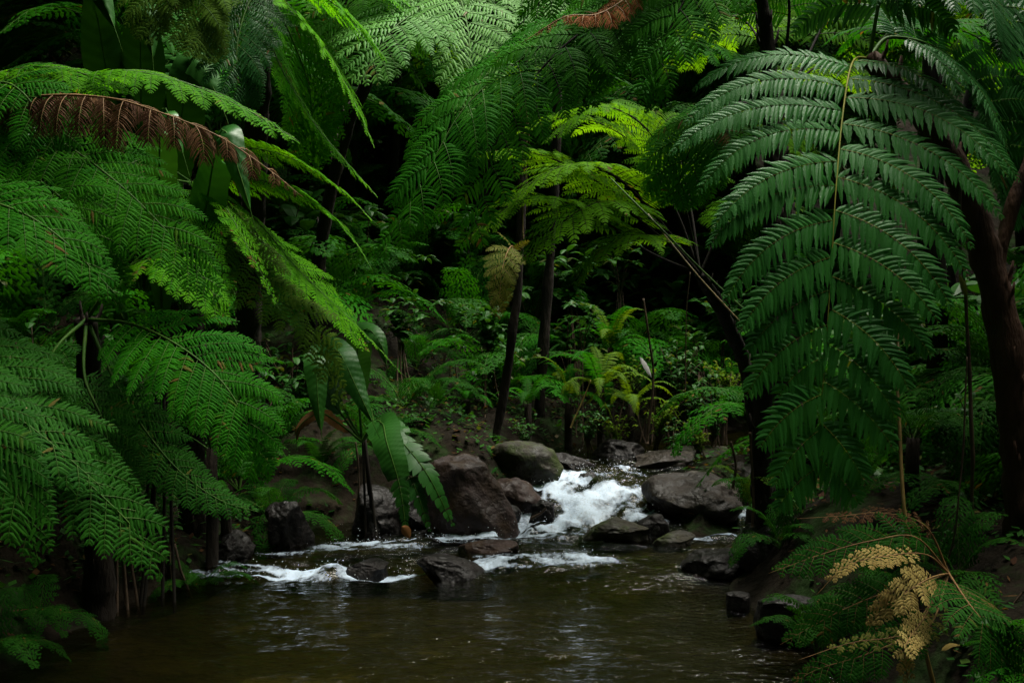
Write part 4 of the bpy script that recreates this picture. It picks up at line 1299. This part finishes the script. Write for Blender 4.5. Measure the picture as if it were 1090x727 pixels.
old = bpy.data.objects['tree']
add_frond(old, [(552, 285, 9.5), (545, 262, 9.3), (535, 285, 9.1), (530, 340, 9.05)], (0, -.9, .4), 14, .24, 'fine', 'olive_old', 'rib_brown', 'olive frond hanging against the leaning trunk', t0=.15, r0=.008)
# ---- canes, vines, roots
vine([(1000, 760, 4.0), (985, 690, 4.0), (970, 610, 4.05), (961, 530, 4.1), (957, 450, 4.2), (955, 400, 4.3), (960, 300, 4.6), (968, 200, 4.9)], .009, 'cane', 'tall dry yellow-brown cane rising past the golden dead fronds', 'cane', 'cane', 1, .004)
vine([(690, 472, 9.9), (694, 430, 9.9), (695, 390, 9.9), (688, 350, 9.8), (684, 318, 9.8)], .014, 'vine', 'brown root hanging to the rocks above the cascade', 'root', 'hanging_root', 2, .02)
vine([(728, 415, 10.4), (730, 370, 10.4), (731, 330, 10.4), (735, 290, 10.4)], .007, 'vine', 'thin brown hanging vine right of the root', 'vine', 'vine', 3)
vine([(815, 350, 6.0), (760, 300, 6.2), (700, 240, 6.5), (650, 190, 6.9)], .008, 'rib_green', 'thin green stipe crossing behind the big wet frond', 'stipe', 'bare_stipe', 4, .0)
vine([(790, 345, 6.1), (740, 290, 6.3), (690, 228, 6.6)], .006, 'cane', 'thin tan stipe crossing beside the green one', 'stipe', 'bare_stipe', 5, .0)
vine([(1040, 560, 4.9), (1032, 420, 4.9), (1028, 300, 4.95), (1020, 180, 5.0)], .010, 'vine', 'thin dark vine climbing beside the russet trunk', 'vine', 'vine', 6)
vine([(1008, 620, 4.7), (1018, 560, 4.7), (1024, 480, 4.7), (1030, 380, 4.75)], .005, 'vine', 'thin root hanging left of the russet trunk', 'vine', 'vine', 7)
vine([(975, 600, 4.3), (1010, 650, 4.3), (1050, 690, 4.3)], .003, 'cane', 'thin pale twig slanting down beside the dry cane', 'twig', 'twig', 8)
vine([(1090, 630, 4.3), (1050, 680, 4.3), (1010, 730, 4.2)], .004, 'vine', 'thin twig slanting up to the right edge', 'twig', 'twig', 9)
vine([(24, 432, 4.6), (40, 448, 4.6), (50, 475, 4.6), (72, 492, 4.6)], .004, 'cane', 'short curved dry twig in the dark hollow at left', 'twig', 'twig', 10)
vine([(608, 455, 9.6), (618, 430, 9.6), (628, 405, 9.6)], .008, 'cane', 'dry stick leaning on the bank above the yellow leaf', 'stick', 'stick', 11)
vine([(565, 552, 7.75), (576, 546, 7.75), (581, 541, 7.75)], .012, 'vine', 'short broken branch stuck in the white water', 'branch', 'branch', 12)
for k, (px, py0, py1, Yd, lab) in enumerate([(800, 460, 560, 6.35, 'ragged root hanging beside the black leaning trunk'), (780, 470, 520, 6.5, 'short ragged root hanging left of the black trunk'), (380, 470, 560, 7.85, 'dry root trailing down the shaded boulder behind the torn leaf')]):
    vine([(px, py1, Yd), (px + 3, (py0 + py1) / 2, Yd), (px - 2, py0, Yd)], .010, 'vine', lab, 'root', 'hanging_root', 20 + k, .03)

# ---- fallen and withered leaves
def loose_leaf(p0, p1, w, mt, label, up=(0, -.4, .9)):
    a, b = P(*p0), P(*p1)
    C, S = curve(np.array([a - a, (b - a) * .5 + np.array([0, 0, .012]), b - a]), 12)
    mb = MB(); leaf_blade(mb, C, w, up, 5, .12, .02, 5)
    o = mb.build('fallen_leaf', M[mt], smooth=True); o.location = a
    return tag(o, label, 'leaf')


loose_leaf((573, 479, 9.15), (586, 477, 9.15), .045, 'yellow_leaf', 'yellow leaf lying on the boulder left of the cascade')
loose_leaf((682, 380, 9.75), (694, 402, 9.75), .075, 'grey_leaf', 'withered grey leaf hanging on the brown root')
loose_leaf((1002, 692, 4.1), (1022, 686, 4.1), .022, 'gold', 'small yellowish leaf on a twig at bottom right')
loose_leaf((428, 560, 6.5), (436, 573, 6.5), .06, 'tip', 'withered orange-brown leaf tip touching the water', (0, -1, .2))
loose_leaf((1022, 292, 4.9), (1030, 318, 4.9), .05, 'olive_old', 'yellow-green withered leaf beside the russet trunk')

# ---- unseen leaf canopy added for shade, its gaps placed to let light in
mb = MB()
N_ = 95000
xs, ys = rg.uniform(-22, 22, N_), rg.uniform(-20, 34, N_)
zs = rg.uniform(7.0, 11.5, N_) + np.abs(xs) * .12
gap = np.minimum(((xs - .7) / 4.0) ** 2 + ((ys - 8.8) / 4.0) ** 2, ((xs - 3.5) / 6.5) ** 2 + ((ys - 17.5) / 4.5) ** 2)
gap = np.minimum(gap, ((xs - 1.4) / 1.7) ** 2 + ((ys + .8) / 4.6) ** 2)
cl = fbm(np.stack([xs, ys, zs], -1) * .7, 3)
gap = np.minimum(gap, ((xs - 3.3) / 1.6) ** 2 + ((ys - 5.0) / 1.3) ** 2)  # gap placed so the sun reaches the big wet frond
gap = np.where((xs < 1.8) & (ys > 9.4) & (ys < 13), 2.0, gap)  # closed here to keep the hollow left of centre dark
gap = np.minimum(gap, ((xs - 4.0) / 2.7) ** 2 + ((ys - 10.9) / 1.9) ** 2)
keep = (gap + .4 * cl > 1.0)
xs, ys, zs = xs[keep], ys[keep], zs[keep]
n = len(xs)
az = rg.uniform(0, 6.28, n); pit = rg.uniform(-.8, .3, n); ln = rg.uniform(.25, .6, n)
d = np.stack([np.cos(az) * np.cos(pit), np.sin(az) * np.cos(pit), np.sin(pit)], -1)
e = nrm(np.cross(d, np.array([0, 0, 1.0]))) * (ln * .33)[:, None]
c = np.stack([xs, ys, zs], -1)
V = np.stack([c, c + d * (ln * .5)[:, None] + e, c + d * ln[:, None], c + d * (ln * .5)[:, None] - e], 1).reshape(-1, 3)
mb.add(V, np.arange(len(V)).reshape(-1, 4), np.repeat(rg.uniform(0, 1, n), 4))
o = mb.build('added_shade_canopy', M['canopy'])
tag(o, 'unseen leaf canopy added above the banks to shape light and shade', 'canopy', kind='stuff')
